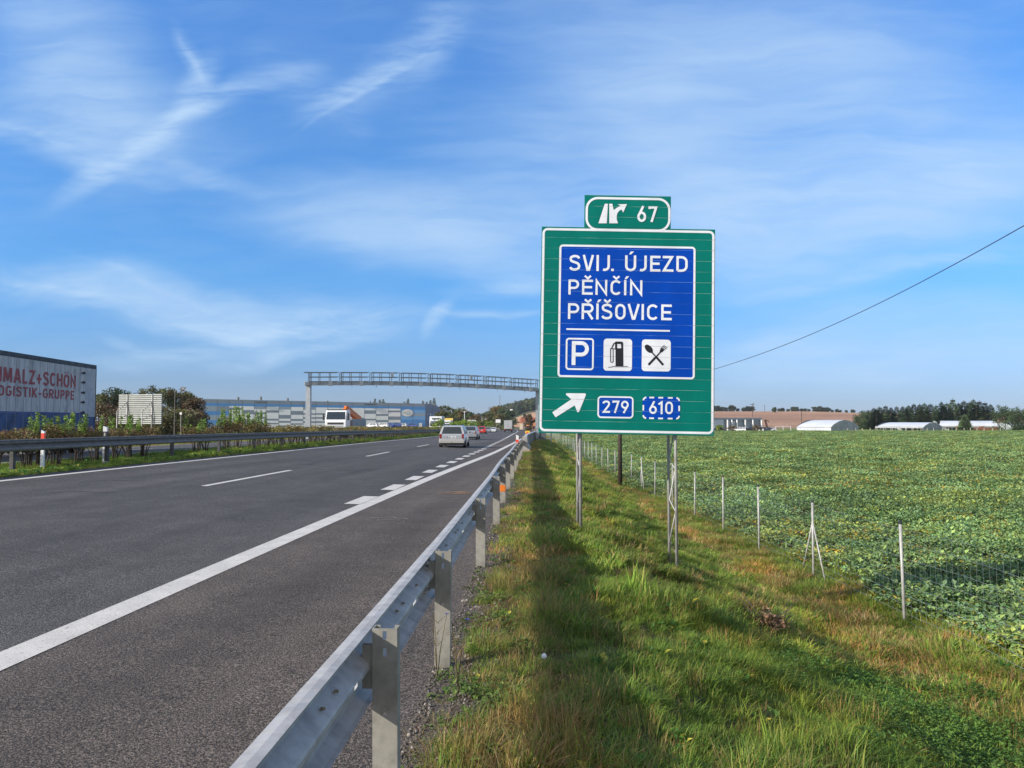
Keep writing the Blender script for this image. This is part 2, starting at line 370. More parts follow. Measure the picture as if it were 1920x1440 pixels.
# ------------------------------------------------------------------ asphalt
def asphalt(name, base, warm):
    m = bpy.data.materials.new(name); m.use_nodes = True; t = NT(m.node_tree); b = t.n['Principled BSDF']
    pos = t.new('ShaderNodeNewGeometry').outputs['Position']
    vo = t.new('ShaderNodeTexVoronoi'); t.put(vo.inputs['Vector'], pos); vo.inputs['Scale'].default_value = 95
    sp = t.ramp(t.noise(pos, 62, 3, .85), [(.36, (.20,)*3), (.5, (.92,)*3), (.62, (2.35,)*3)])
    sg = t.smooth(vo.outputs['Distance'], .0, .6, 1.25, .6)
    lw = t.smooth(t.noise(t.mapping(pos, sc=(1.1, .09, 1)), 1.0, 5, .65), .3, .7, .86, 1.16)
    tr = t.smooth(t.noise(t.mapping(pos, sc=(.5, .02, 1)), 1.3, 2, .5), .35, .65, .87, 1.13)
    big = t.smooth(t.noise(pos, 1.3, 6, .75), .3, .72, .82, 1.15)
    k = t.m('MULTIPLY', t.m('MULTIPLY', lw, tr), t.m('MULTIPLY', big, sg))
    cc = t.new('ShaderNodeCombineXYZ'); [t.put(cc.inputs[i], k) for i in range(3)]
    vc = t.new('ShaderNodeTexVoronoi'); t.put(vc.inputs['Vector'], pos); vc.inputs['Scale'].default_value = 95
    stone = t.mix(t.smooth(t.noise(pos, 200, 2, .5), .45, .75), base, warm)
    c = t.mix(1., t.mix(1., stone, sp, 'MULTIPLY'), cc.outputs[0], 'MULTIPLY')
    # tar sealed hairline cracks across the lanes
    cr = t.new('ShaderNodeTexVoronoi', feature='DISTANCE_TO_EDGE'); t.put(cr.inputs['Vector'], t.mapping(pos, sc=(.12, .5, 1))); cr.inputs['Scale'].default_value = .28; 
    wob = t.noise(pos, 2.2, 4, .6)
    crk = t.m('MULTIPLY', t.smooth(t.m('MULTIPLY_ADD', wob, .006, cr.outputs['Distance']), .0035, .0055, 1., 0.), t.smooth(t.noise(pos, .11, 2), .5, .62))
    c = t.mix(t.m('MULTIPLY', crk, .7), c, (.02, .02, .022))
    t.put(b.inputs['Base Color'], c); b.inputs['Roughness'].default_value = .82; b.inputs['Specular IOR Level'].default_value = .32
    h = t.m('ADD', t.m('MULTIPLY', vo.outputs['Distance'], -.7), t.m('MULTIPLY', t.noise(pos, 75, 3, .8), .9))
    t.put(b.inputs['Normal'], t.bump(h, .8, .008)); return m
asp = asphalt('lane_asphalt', (.090, .084, .080), (.126, .110, .098))
asp2 = asphalt('shoulder_asphalt', (.103, .087, .075), (.160, .120, .09))
paint = bpy.data.materials.new('road_marking_paint'); paint.use_nodes = True
t = NT(paint.node_tree); b = t.n['Principled BSDF']; pos = t.new('ShaderNodeNewGeometry').outputs['Position']
f = t.m('MULTIPLY', t.smooth(t.noise(pos, 60, 4, .75), .30, .46), t.smooth(t.noise(pos, 9, 5, .75), .25, .42)); f2 = t.smooth(t.noise(pos, 3, 4, .7), .3, .7, .82, 1.)
cw = t.mix(f, (.20, .185, .165), (.62, .585, .53)); k2 = t.new('ShaderNodeCombineXYZ'); [t.put(k2.inputs[i], f2) for i in range(3)]
t.put(b.inputs['Base Color'], t.mix(1., cw, k2.outputs[0], 'MULTIPLY')); b.inputs['Roughness'].default_value = .6
t.put(b.inputs['Normal'], t.bump(t.noise(pos, 75, 3, .8), .6, .005))

def strip(name, xa, xb, ys, dz, m, kind='structure', nx=6, zfun=None):
    """sheet between the offset functions xa(y), xb(y)"""
    ys = np.array(ys, float); A = np.array([float(xa(y)) for y in ys]); B = np.array([float(xb(y)) for y in ys])
    s = np.linspace(0, 1, nx+1)[None, :]; X = A[:, None]*(1-s)+B[:, None]*s; Yv = np.repeat(ys[:, None], nx+1, 1)
    U = X-cY(Yv); Zv = roadz(U, gY(Yv))+dz
    idx = np.arange(X.size).reshape(X.shape)
    f = np.stack([idx[:-1, :-1], idx[:-1, 1:], idx[1:, 1:], idx[1:, :-1]], -1).reshape(-1, 4)
    me = bpy.data.meshes.new(name); me.from_pydata(np.stack([X, Yv, Zv], -1).reshape(-1, 3).tolist(), [], f.tolist())
    me.materials.append(m); me.polygons.foreach_set('use_smooth', [True]*len(me.polygons))
    o = bpy.data.objects.new(name, me); COL.objects.link(o)
    if kind: o['kind'] = kind
    return o
RY = np.concatenate([np.arange(-12, 60, 1.), np.arange(60, 200, 3.), np.arange(200, 790, 10.)])
edge = lambda y: -3.64+float(cY(y))
taper = tab([(-20,-3.64),(0,-3.64),(20,-3.64),(40,-3.66),(54,-3.93),(66,-4.22),(80,-4.6),(110,-5.4)])
dashx = tab([(0,-3.88),(12,-3.90),(18,-3.95),(24,-4.12),(33,-4.38),(44,-4.72),(62,-5.49),(85,-6.54),(110,-7.9)])
exitl = lambda y: float(taper(y))
strip('road', lambda y: -13.15+cY(y), lambda y: -3.64+cY(y), RY, 0, asp, nx=10)
strip('road_shoulder', lambda y: -3.64+cY(y), lambda y: rY(y)+.26, np.concatenate([np.arange(-12, 60, .25), np.arange(60, 420, 5.)]), 0, asp2, nx=6)
strip('opposite_road', lambda y: -28.6+cY(y), lambda y: -16.85+cY(y), RY, 0, asp, nx=10)
def line(name, fx, w, ys, dz=.004): return strip(name, lambda y: fx(y)-w/2, lambda y: fx(y)+w/2, ys, dz, paint, nx=2)
def seg(a, b, st=.5): return np.linspace(a, b, max(2, int((b-a)/st)+1))
MK = []
line('edge_line_marking', exitl, .27, seg(-12, 100, 1.))
line('left_edge_line_marking', lambda y: -12.56+cY(y), .22, RY[RY < 600])
line('opposite_edge_line_marking', lambda y: -17.4+cY(y), .22, RY[RY < 600])
line('opposite_outer_line_marking', lambda y: -26.6+cY(y), .22, RY[RY < 600])
def joinstrips(name, specs, dz=.004):
    mb = MB()
    for fx, w, ys in specs:
        ys = list(ys); pr = None
        for y in ys:
            x = fx(y); cur = []
            for xx in (x-w/2, x+w/2): cur.append((xx, y, float(roadz(xx-cY(y), gY(y)))+dz))
            if pr: mb.quad(pr[0], pr[1], cur[1], cur[0])
            pr = cur
    o = mb.build(name, paint); o['kind'] = 'structure'; return o
joinstrips('lane_dash_marking', [(lambda y: -8.02+float(cY(y)), .15, seg(s, s+5.8, 1.)) for s in np.arange(-0.0+16.5-16*3, 500, 16.1)])
# thick short dashes that part the exit lane from the motorway
joinstrips('exit_dash_marking', [(lambda y: float(dashx(y)), .31, seg(s, s+1.5, .5)) for s in np.arange(14.2, 100, 3.0)], dz=.008)
line('motorway_edge_line_marking', edge, .24, RY[(RY > 95) & (RY < 640)])
joinstrips('opposite_lane_dash_marking', [(lambda y: -22.1+float(cY(y)), .15, seg(s, s+5.8, 1.)) for s in np.arange(4, 300, 16.1)])
# clay smear dragged across the shoulder
mb = MB()
clay = mat('dried_clay', (.33, .19, .10), .95, 0, (20, .5), (40, .4, .01))
for i in range(34):
    y = 17.1+random.uniform(-.32, .32); x = random.uniform(-2.6, -1.75)+(y-17.1)*.4; w = random.uniform(.03, .13)
    z = float(roadz(x-cY(y), gY(y)))+.005
    mb.add([(x-w, y, z), (x, y-w*.35, z+.001), (x+w*1.3, y+.01, z), (x+.02, y+w*.4, z+.002)], [(0, 1, 2, 3)])
o = mb.build('clay_smear', clay); tag(o, kind='structure')
def px_road(px, py, h=.0):
    r_ = ray(px, py); t_ = 10.
    for _ in range(30):
        x, y = r_.x*t_, r_.y*t_; z = float(roadz(x-float(cY(y)), gY(y))); t_ = (z-CAMZ)/r_.z
    return Vector((r_.x*t_, r_.y*t_, z+.0045))
def road_ribbon(name, lines, w, m):
    mb = MB()
    for ln_ in lines:
        P_ = [px_road(*p_) for p_ in ln_]; Q_ = []
        for i in range(len(P_)-1):
            for k in range(6): q_ = P_[i].lerp(P_[i+1], k/6); Q_.append(q_+Vector((random.uniform(-.03, .03), random.uniform(-.05, .05), 0)))
        Q_.append(P_[-1])
        for i in range(len(Q_)-1):
            d_ = (Q_[i+1]-Q_[i]).normalized(); n_ = Vector((-d_.y, d_.x, 0))*w*random.uniform(.5, 1.); mb.quad(Q_[i]-n_, Q_[i+1]-n_, Q_[i+1]+n_, Q_[i]+n_)
    o = mb.build(name, m); o['kind'] = 'structure'; return o
tarm = mat('old_tar', (.022, .021, .022), .6, 0, (8, .4))
road_ribbon('road_crack', [[(378, 868), (400, 866), (424, 868)], [(473, 858), (492, 860), (512, 859)], [(500, 852), (540, 850), (571, 851)], [(516, 857), (521, 861), (529, 865)], [(574, 874), (583, 870), (594, 867)], [(617, 866), (627, 863), (638, 862)], [(150, 905), (200, 900), (262, 902)], [(90, 925), (140, 921), (210, 924)], [(655, 886), (700, 880), (716, 884)]], .022, tarm)
road_ribbon('road_scuff', [[(697, 971), (730, 970), (765, 973)], [(705, 975), (750, 974)], [(800, 943), (830, 940), (872, 941)]], .02, mat('pale_scuff', (.20, .18, .16), .8))
#PART2
# ------------------------------------------------------------------ stroke lettering for the road sign
def spline(pts, n=7):
    P = [Vector((p[0], p[1])) for p in pts]; P = [P[0]*2-P[1]]+P+[P[-1]*2-P[-2]]; out = []
    for i in range(1, len(P)-2):
        for k in range(n):
            u = k/n; a, b, c, d = P[i-1], P[i], P[i+1], P[i+2]
            out.append(.5*((2*b)+(c-a)*u+(2*a-5*b+4*c-d)*u*u+(3*b-a-3*c+d)*u**3))
    out.append(P[-2]); return [(p.x, p.y) for p in out]
def arc(cx, cy, rx, ry, a0, a1, n=12): return [(cx+rx*math.cos(rad(a0+(a1-a0)*i/n)), cy+ry*math.sin(rad(a0+(a1-a0)*i/n))) for i in range(n+1)]
# each glyph: strokes in a box w x 1 (y up); stroke centre lines, s = half stroke
H = .08
def glyph(ch, w):
    L, R, B, T = H, w-H, H, 1-H
    if ch == 'S': return [spline([(R-.01, .77), (R-.07, .875), (w/2, T), (L+.06, .86), (L+.01, .735), (L+.07, .61), (w/2, .535), (R-.07, .45), (R, .29), (R-.07, .14), (w/2, B), (L+.06, .12), (L-.02, .22)])]
    if ch == 'V': return [[(L, 1), (w/2-.025, .01)], [(w/2+.025, .01), (R, 1)]]
    if ch == 'I': return [[(w/2, 0), (w/2, 1)]]
    if ch == 'J': return [[(R, 1), (R, .32)]+arc(R-.24, .32, .24, .24, 0, -115)[1:]]
    if ch == 'U': return [[(L, 1), (L, .34)]+arc(w/2, .34, (R-L)/2, .26, 180, 360)[1:-1]+[(R, .34), (R, 1)]]
    if ch == 'E': return [[(w, T), (L, T), (L, B), (w, B)], [(L, .5), (w-.05, .5)]]
    if ch == 'Z': return [[(.02, T), (R-.02, T), (L+.02, B), (w, B)]]
    if ch == 'D': return [[(L, B), (w*.45, B)]+arc(w*.45, .36, R-w*.45, .28, -90, 0)[1:]+arc(w*.45, .64, R-w*.45, .28, 0, 90)+[(L, T), (L, B-.001)]]
    if ch in 'PR':
        m = .44 if ch == 'P' else .47; r = (T-m)/2; o = [[(L, 0), (L, T), (R-r, T)]+arc(R-r, T-r, r, r, 90, -90)[1:]+[(L+.075, m)]]
        if ch == 'R': o.append([(w*.5, m), (R+.02, 0)])
        return o
    if ch == 'N': return [[(L, 0), (L, .93), (R, .07), (R, 1)]]
    if ch == 'C': return [arc(L+.26, .66, .26, .26, 62, 90, 4)[0:0]+arc(w/2+.01, .64, (R-L)/2+.01, .28, 35, 180)+arc(w/2+.01, .36, (R-L)/2+.01, .28, 180, 325)]
    if ch in 'O0': return [arc(w/2, .64, (R-L)/2, .28, 0, 180)+arc(w/2, .36, (R-L)/2, .28, 180, 360)+[(R, .64), (R, .66)]]
    if ch == '6': return [arc(w/2, .33, (R-L)/2, .25, 0, 360, 24), [(w*.66, 1), (L+.035, .44)]]
    if ch == '9': return [arc(w/2, .67, (R-L)/2, .25, 0, 360, 24), [(w*.34, 0), (R-.035, .56)]]
    if ch == '7': return [[(L, .82), (L, T), (R, T), (w*.36, 0)]]
    if ch == '2': return [spline([(L-.01, .76), (L+.05, .87), (w/2, T), (R-.05, .87), (R, .72), (R-.07, .55)])+[(L+.03, B), (w, B)]]
    if ch == '1': return [[(w-H, 0), (w-H, .93), (.0, .76)]]
    if ch == '.': return [[(0, H), (w, H)]]
    if ch == 'A': return [[(L-.02, 0), (w/2-.02, .99)], [(R+.02, 0), (w/2+.02, .99)], [(L+.08, .30), (R-.08, .30)]]
    if ch == 'L': return [[(L, 1), (L, B), (w, B)]]
    if ch == 'H': return [[(L, 0), (L, 1)], [(R, 0), (R, 1)], [(L, .52), (R, .52)]]
    if ch == 'M': return [[(L, 0), (L+.02, 1)], [(L+.05, .98), (w/2, .12)], [(w/2, .12), (R-.05, .98)], [(R, 0), (R-.02, 1)]]
    if ch == '+': return [[(w/2, .08), (w/2, .78)], [(.02, .43), (w-.02, .43)]]
    if ch == '-': return [[(.03, .42), (w-.03, .42)]]
    if ch == 'T': return [[(0, T), (w, T)], [(w/2, 0), (w/2, T)]]
    if ch == 'K': return [[(L, 0), (L, 1)], [(L+.05, .42), (R, 1)], [(L+.16, .55), (R+.02, 0)]]
    if ch == 'G': return [arc(w/2+.01, .64, (R-L)/2+.01, .28, 35, 180)+arc(w/2+.01, .36, (R-L)/2+.01, .28, 180, 345)+[(R, .46), (w*.55, .46)]]
    return []
def ribbon(mb, pts, hw, zf):
    P = [Vector(p) for p in pts]; P = [p for i, p in enumerate(P) if i == 0 or (p-P[i-1]).length > 1e-5]
    Lp, Rp = [], []
    for i, p in enumerate(P):
        if i == 0: d = (P[1]-p).normalized(); n = Vector((-d.y, d.x)); k = 1
        elif i == len(P)-1: d = (p-P[-2]).normalized(); n = Vector((-d.y, d.x)); k = 1
        else:
            d1 = (p-P[i-1]).normalized(); d2 = (P[i+1]-p).normalized(); n1 = Vector((-d1.y, d1.x)); n2 = Vector((-d2.y, d2.x))
            n = (n1+n2); n = n1 if n.length < 1e-3 else n.normalized(); k = min(1/max(n.dot(n1), .2), 2.6)
        Lp.append(p+n*hw*k); Rp.append(p-n*hw*k)
    for i in range(len(P)-1):
        mb.add([(q.x, -zf, q.y) for q in (Rp[i], Rp[i+1], Lp[i+1], Lp[i])], [(0, 1, 2, 3)])
def acute(mb, x, y, s, zf): mb.add([(x, -zf, y), (x+s*.62, -zf, y), (x+s*1.5, -zf, y+s*.95), (x+s*.5, -zf, y+s*.95)], [(0, 1, 2, 3)])
def caron(mb, x, y, s, zf): ribbon(mb, [(x-s*1.0, y+s), (x, y+.12*s), (x+s*1.0, y+s)], s*.32, zf)
# ------------------------------------------------------------------ the green direction sign
SD = 12.05; K = SD/FPX; TH = rad(1.03)
def loc_(px, py):           # photo pixel -> board coordinates (metres, x right, z down negative)
    dx, dy = px-1016, py-424.5; return ((dx*math.cos(TH)+dy*math.sin(TH))*K, (dx*math.sin(TH)-dy*math.cos(TH))*K)
def r7(x, y): return loc_(980+x/4.8, 350+y/4.8)
def r8(x, y): return loc_(980+x/4.8, 600+y/4.8)
def rrect(x0, x1, z0, z1, r, n=7):
    pts = []
    for cx_, cz_, a in ((x1-r, z1-r, 0), (x0+r, z1-r, 90), (x0+r, z0+r, 180), (x1-r, z0+r, 270)): pts += arc(cx_, cz_, r, r, a, a+90, n)
    return pts
def plate(mb, pts, zf): mb.add([(x, -zf, z) for x, z in pts], [tuple(range(len(pts)))])
def ring(mb, x0, x1, z0, z1, r, th, zf):
    o = rrect(x0, x1, z0, z1, r); i = rrect(x0+th, x1-th, z0+th, z1-th, max(r-th, .004)); n = len(o)
    mb.add([(x, -zf, z) for x, z in o]+[(x, -zf, z) for x, z in i], [(k, (k+1) % n, n+(k+1) % n, n+k) for k in range(n)])
def signmat(name, col, seamcol):
    m = bpy.data.materials.new(name); m.use_nodes = True; t = NT(m.node_tree); b = t.n['Principled BSDF']
    tc = t.new('ShaderNodeTexCoord').outputs['Object']; sp = t.new('ShaderNodeSeparateXYZ'); t.l.new(tc, sp.inputs[0])
    sag = t.m('MULTIPLY', t.noise(tc, 1.2, 2), .0)
    fr = t.m('FRACT', t.m('DIVIDE', t.m('ADD', sp.outputs[2], 100*.169+.0), .169))
    dd = t.m('MINIMUM', fr, t.m('SUBTRACT', 1., fr))
    ln = t.smooth(dd, .008, .022, 1., 0.)
    vis = t.smooth(t.noise(t.mapping(tc, sc=(1.6, 1, 6)), 1.5, 3, .6), .38, .62, .12, 1.)
    dirt = t.smooth(t.noise(t.mapping(tc, sc=(1, 1, .5)), 2.2, 5, .65), .3, .75, .9, 1.08)
    cc = t.new('ShaderNodeCombineXYZ'); [t.put(cc.inputs[i], dirt) for i in range(3)]
    c = t.mix(1., (*col, 1), cc.outputs[0], 'MULTIPLY')
    c = t.mix(t.m('MULTIPLY', t.m('MULTIPLY', ln, vis), .75), c, (*seamcol, 1))
    t.put(b.inputs['Base Color'], c); b.inputs['Roughness'].default_value = .6; b.inputs['Specular IOR Level'].default_value = .12
    t.put(b.inputs['Normal'], t.bump(t.m('ADD', t.m('MULTIPLY', ln, -1.), t.m('MULTIPLY', t.noise(t.mapping(tc, sc=(1.2, 1, 3)), 2.2, 3), .8)), .5, .006))
    return m
sgreen = signmat('sign_green_film', (.0, .172, .137), (.25, .42, .38))
sblue = signmat('sign_blue_film', (.0, .060, .43), (.16, .30, .62))
swhite = signmat('sign_white_film', (.80, .82, .86), (.25, .27, .30))
sblack = mat('sign_black_film', (.012, .012, .016), .4)
TLp = at(1016, 424.5, SD)
sign = empty('direction_sign', TLp); sign.rotation_euler = (0, TH, YAW)
tag(sign, 'large green motorway exit sign with blue panel and white lettering on lattice posts', 'road sign')
x1, z1 = loc_(1340.2, 429); x0, z0 = loc_(1007.8, 810.2)
BW = 325.0*K; BH = 386.5*K
mb = MB(); mb.box(0, BW, 0, .035, -BH, 0, .004); board = mb.build('board', sgreen, sign)
mb = MB()
for i in range(1, 20): mb.box(.03, BW-.03, .036, .06, -i*.169-.012, -i*.169+.012)
mb.box(.3, .36, .061, .11, -BH+.1, -.1); mb.box(BW-.8, BW-.74, .061, .11, -BH+.1, -.1)
mb.build('back_rail', galv, sign)
mb = MB(); ring(mb, 1.3*K, BW-1.3*K, -BH+3.2*K, -2.8*K, 10*K, 4.3*K, .003); mb.build('border', swhite, sign)
a0 = r7(560, 70); a1 = r7(1338, 76)
mb = MB(); mb.box(a0[0], a1[0], 0, .035, .002, a0[1], .003); tp = mb.build('number_plate', sgreen, sign)
b0 = r7(569, 86); b1 = r7(1329, 380)
mb = MB(); ring(mb, b0[0], b1[0], -6.5*K, b0[1]-.3*K, 23*K, 4.3*K, .004); mb.build('border', swhite, tp)
mb = MB()
def poly7(mb, pts, zf, f=r7): plate(mb, [f(*p) for p in pts], zf)
poly7(mb, [(740,152),(768,152),(757,330),(682,330)], .004)
poly7(mb, [(780,152),(808,152),(820,210),(832,260),(846,292),(858,330),(780,330)], .004)
poly7(mb, [(820,210),(846,190),(886,168),(890,203),(868,218),(852,240),(847,262),(848,292),(835,270)], .0045)
poly7(mb, [(855,157),(940,155),(905,232),(888,200),(880,170)], .005)
mb.build('exit_symbol', swhite, tp)
def write(mb, s, f, x0, x1, yt, yb, zf=.006, sw=.16):
    a = f(x0, yb); b_ = f(x1, yb); tt = f(x0, yt); hgt = tt[1]-a[1]; w = (b_[0]-a[0])/hgt
    base = (a[0], a[1]); dia = None
    ch = {'Ú': 'U', 'Ě': 'E', 'Č': 'C', 'Í': 'I', 'Ř': 'R', 'Š': 'S'}.get(s, s); sw *= .93
    sx_ = 1.0
    for j, st in enumerate(glyph(ch, w)): ribbon(mb, [(base[0]+x*hgt, base[1]+y*hgt) for x, y in st], hgt*sw/2, zf+.0004*j)
    if s in 'ÚÍ': acute(mb, base[0]+w*hgt*.36 - (.0 if s == 'Ú' else hgt*.02), base[1]+hgt*1.06, hgt*.2, zf)
    if s in 'ĚČŘŠ': caron(mb, base[0]+w*hgt*.53, base[1]+hgt*1.05, hgt*.2, zf)
mb = MB(); write(mb, '6', r7, 1030, 1112, 172, 318); write(mb, '7', r7, 1130, 1211, 174, 318); mb.build('lettering', swhite, tp)
# blue destination panel
p0 = r7(331, 524); p1 = r7(1553, 541); q1 = r8(1533, 540); q0 = r8(308, 514)
px0, px1 = (p0[0]+q0[0])/2, (p1[0]+q1[0])/2; pz1 = (p0[1]+p1[1])/2; pz0 = (q0[1]+q1[1])/2
mb = MB(); plate(mb, rrect(px0, px1, pz0, pz1, 7*K), .003); pan = mb.build('blue_panel', sblue, sign)
mb = MB(); ring(mb, px0, px1, pz0, pz1, 7*K, 3.8*K, .005); mb.build('border', swhite, pan)
rows = [('SVIJ.ÚJEZD', [(417,517),(535,640),(660,683),(700,782),(793,817),(917,1018),(1030,1113),(1142,1235),(1252,1352),(1377,1480)], 615, 760, .0115),
        ('PĚNČÍN', [(408,505),(530,627),(650,757),(785,883),(905,930),(960,1072)], 838, 975, .0128),
        ('PŘÍŠOVICE', [(403,505),(525,633),(655,680),(703,802),(825,920),(935,1047),(1060,1085),(1110,1213),(1237,1332)], 1052, 1195, .0140)]
for s, xs, yt, yb, sl_ in rows:
    mb = MB()
    for ch, (xa, xb) in zip(s, xs):
        dy = (xa-xs[0][0])*sl_; write(mb, ch, r7, xa, xb, yt+dy, yb+dy, .006)
    mb.build('lettering', swhite, pan)
mb = MB(); u0 = r8(390, 86); u1 = r8(1315, 86); mb.add([(u0[0], -.006, u0[1]-1.5*K), (u1[0], -.006, u0[1]-1.5*K), (u1[0], -.006, u0[1]+1.5*K), (u0[0], -.006, u0[1]+1.5*K)], [(0,1,2,3)]); mb.build('divider_line', swhite, pan)
def bx8(x0, y0, x1, y1):
    a = r8(x0, (y0+y1)/2); b_ = r8(x1, (y0+y1)/2); h = (y1-y0)/4.8*K/2; return a[0], b_[0], a[1]-h, a[1]+h
X = bx8(383, 164, 634, 451); mb = MB(); ring(mb, *X, 6*K, 3.1*K, .006)
write(mb, 'P', r8, 435, 588, 193, 408, .006, .17); mb.build('parking_symbol', swhite, pan)
X = bx8(721, 171, 975, 458); mb = MB(); plate(mb, rrect(*X, 6*K), .005); fs = mb.build('fuel_symbol', [swhite, sblack], pan)
mb = MB(); P8 = lambda pts, zf: plate(mb, [r8(*p) for p in pts], zf)
def R8(pts, w, zf=.0075): ribbon(mb, [r8(*p) for p in pts], w/4.8*K/2, zf)
P8([(827,258),(897,258),(897,422),(827,422)], .007); R8([(833,262),(833,211),(885,211),(888,262)], 18)
P8([(827,198),(885,198),(897,212),(897,232),(875,216),(838,214),(838,262),(827,262)], .0072)
R8([(838,204),(812,218),(792,262)], 10); R8([(783,378),(783,262),(806,262),(806,378),(795,386),(783,378),(783,370)], 7); R8([(806,264),(830,264)], 8); R8([(762,428),(795,426),(800,420),(935,421)], 5)
mb.build('pump_pictogram', sblack, fs) if False else None
pumpmb = mb
pump = pumpmb.build('pump_pictogram', sblack, pan)
X = bx8(1062, 178, 1320, 462); mb = MB(); plate(mb, rrect(*X, 6*K), .005); mb.build('food_symbol', swhite, pan)
mb = MB()
def el8(cx_, cy_, rx, ry, ang, n=20):
    return [(cx_+rx*math.cos(a)*math.cos(ang)-ry*math.sin(a)*math.sin(ang), cy_+rx*math.cos(a)*math.sin(ang)+ry*math.sin(a)*math.cos(ang)) for a in [2*math.pi*k/n for k in range(n)]]
P8 = lambda pts, zf: plate(mb, [r8(*p) for p in pts], zf)
P8(el8(1125, 263, 45, 27, rad(47)), .007); R8([(1148, 290), (1200, 348)], 12); R8([(1195, 342), (1252, 408)], 20)
R8([(1120, 407), (1182, 342)], 20); R8([(1178, 348), (1232, 288)], 12); P8(el8(1240, 277, 22, 15, rad(-50)), .0072)
for dx_, dy_ in ((-11, -9), (1, 0), (13, 9)): R8([(1240+dx_, 272+dy_), (1276+dx_, 240+dy_)], 6)
mb.build('cutlery_pictogram', sblack, pan)
mb = MB(); P8([(262,830),(432,714),(386,674),(384,664),(392,660),(555,661),(562,668),(560,680),(502,822),(494,829),(484,827),(462,768),(292,874)], .004); mb.build('arrow', swhite, sign)
X = bx8(664, 684, 985, 880); mb = MB(); plate(mb, rrect(*X, 7*K), .003); rn = mb.build('route_number', sblue, sign)
mb = MB(); ring(mb, *X, 7*K, 2.9*K, .005); mb.build('border', swhite, rn)
mb = MB(); write(mb, '2', r8, 707, 775, 724, 834); write(mb, '7', r8, 795, 858, 725, 835); write(mb, '9', r8, 872, 942, 726, 836); mb.build('lettering', swhite, rn)
X = bx8(1065, 690, 1398, 888); mb = MB(); plate(mb, rrect(*X, 7*K), .003); rn2 = mb.build('route_number', sblue, sign)
mb = MB(); x0_, x1_, z0_, z1_ = X; th = 2.9*K; rr = 7*K; h_ = th/2
for (cx_, cz_, aa) in ((x1_-rr, z1_-rr, 0), (x0_+rr, z1_-rr, 90), (x0_+rr, z0_+rr, 180), (x1_-rr, z0_+rr, 270)): ribbon(mb, arc(cx_, cz_, rr-h_, rr-h_, aa+2, aa+88, 8), h_, .005)
Lh = (x1_-x0_-2*rr)
for zz in (z0_+h_, z1_-h_):
    for k in (.10, .40, .72): ribbon(mb, [(x0_+rr+Lh*k, zz), (x0_+rr+Lh*(k+.16), zz)], h_, .005)
for xx in (x0_+h_, x1_-h_): ribbon(mb, [(xx, (z0_+z1_)/2-5*K), (xx, (z0_+z1_)/2+5*K)], h_, .005)
mb.build('dashed_border', swhite, rn2)
mb = MB(); write(mb, '6', r8, 1122, 1192, 731, 844); write(mb, '1', r8, 1206, 1243, 732, 845); write(mb, '0', r8, 1265, 1335, 733, 846); mb.build('lettering', swhite, rn2)
# lattice posts (vertical, so undo the small roll of the board)
def lattice(lx, top_z):
    w0 = sign.matrix_basis if False else None
    # world position of the front tube at board height
    R = Matrix.Rotation(YAW, 4, 'Z'); base = TLp + (R @ Vector((lx, .09, 0)))
    Ri = (Matrix.Translation(TLp) @ Euler((0, TH, YAW)).to_matrix().to_4x4()).inverted()
    mb = MB(); p1 = base; p2 = base + (R @ Vector((0, .56, 0)))
    g1 = tz(p1.x, p1.y)-.25; g2 = tz(p2.x, p2.y)-.25; tp_ = TLp.z-.35
    A = [Vector((p1.x, p1.y, g1)), Vector((p1.x, p1.y, tp_))]; B = [Vector((p2.x, p2.y, g2)), Vector((p2.x, p2.y, tp_))]
    mb.M = Ri
    mb.tube(A, .024, 14); mb.tube(B, .024, 14)
    z = tp_-.15; side = 0
    pts = []
    while z > g1+.1:
        p = (A[0] if side == 0 else B[0]); q = (B[0] if side == 0 else A[0])
        pts.append(Vector((p.x, p.y, z)).lerp(Vector((q.x, q.y, z)), .08)); z -= (.52 if side == 0 else .14); side ^= 1
    mb.tube(pts, .011, 6)
    return mb.build('lattice_post', galv, sign, smooth=True)
lx1 = loc_(1079, 900)[0]; lx2 = loc_(1256.5, 900)[0]
lattice(lx1-.0, 0); lattice(lx2+.0, 0)

# ------------------------------------------------------------------ guardrails
def beam_profile():   # (lateral, z); lateral + = back side
    return [(-.072, .128), (-.068, .152), (-.03, .158), (.0, .155), (.0, .150), (-.055, .118), (-.072, .09), (-.066, .06), (-.006, .018), (0, .008), (0, -.008), (-.006, -.018), (-.066, -.06), (-.072, -.09), (-.066, -.125), (-.02, -.15), (0, -.155)]
def make_beam(mb, fx, fz, y0, y1, side=1, st=.5, holes=()):
    pr = beam_profile(); ys = sorted(set(list(np.arange(y0, y1, st))+[y1]+[h for h in holes]+[h+.11 for h in holes])); n = len(pr); v = []
    for y in ys:
        x = float(fx(y)); z = float(fz(y))
        v += [(x+side*a, y, z+b) for a, b in pr]
    f = []
    for i in range(len(ys)-1):
        inhole = any(abs(ys[i]-h) < 1e-6 for h in holes)
        for k in range(n-1):
            if inhole and k in (9, ): continue
            f.append((i*n+k, i*n+k+1, (i+1)*n+k+1, (i+1)*n+k))
    mb.add(v, f)
railz = lambda y: float(-.025*(rY(y)-cY(y))*.0-gY(y))+.78-.155
gr_ = empty('guardrail', (0, 0, 0)); tag(gr_, 'galvanised guardrail with bare posts between the hard shoulder and grassy bank', 'guardrail')
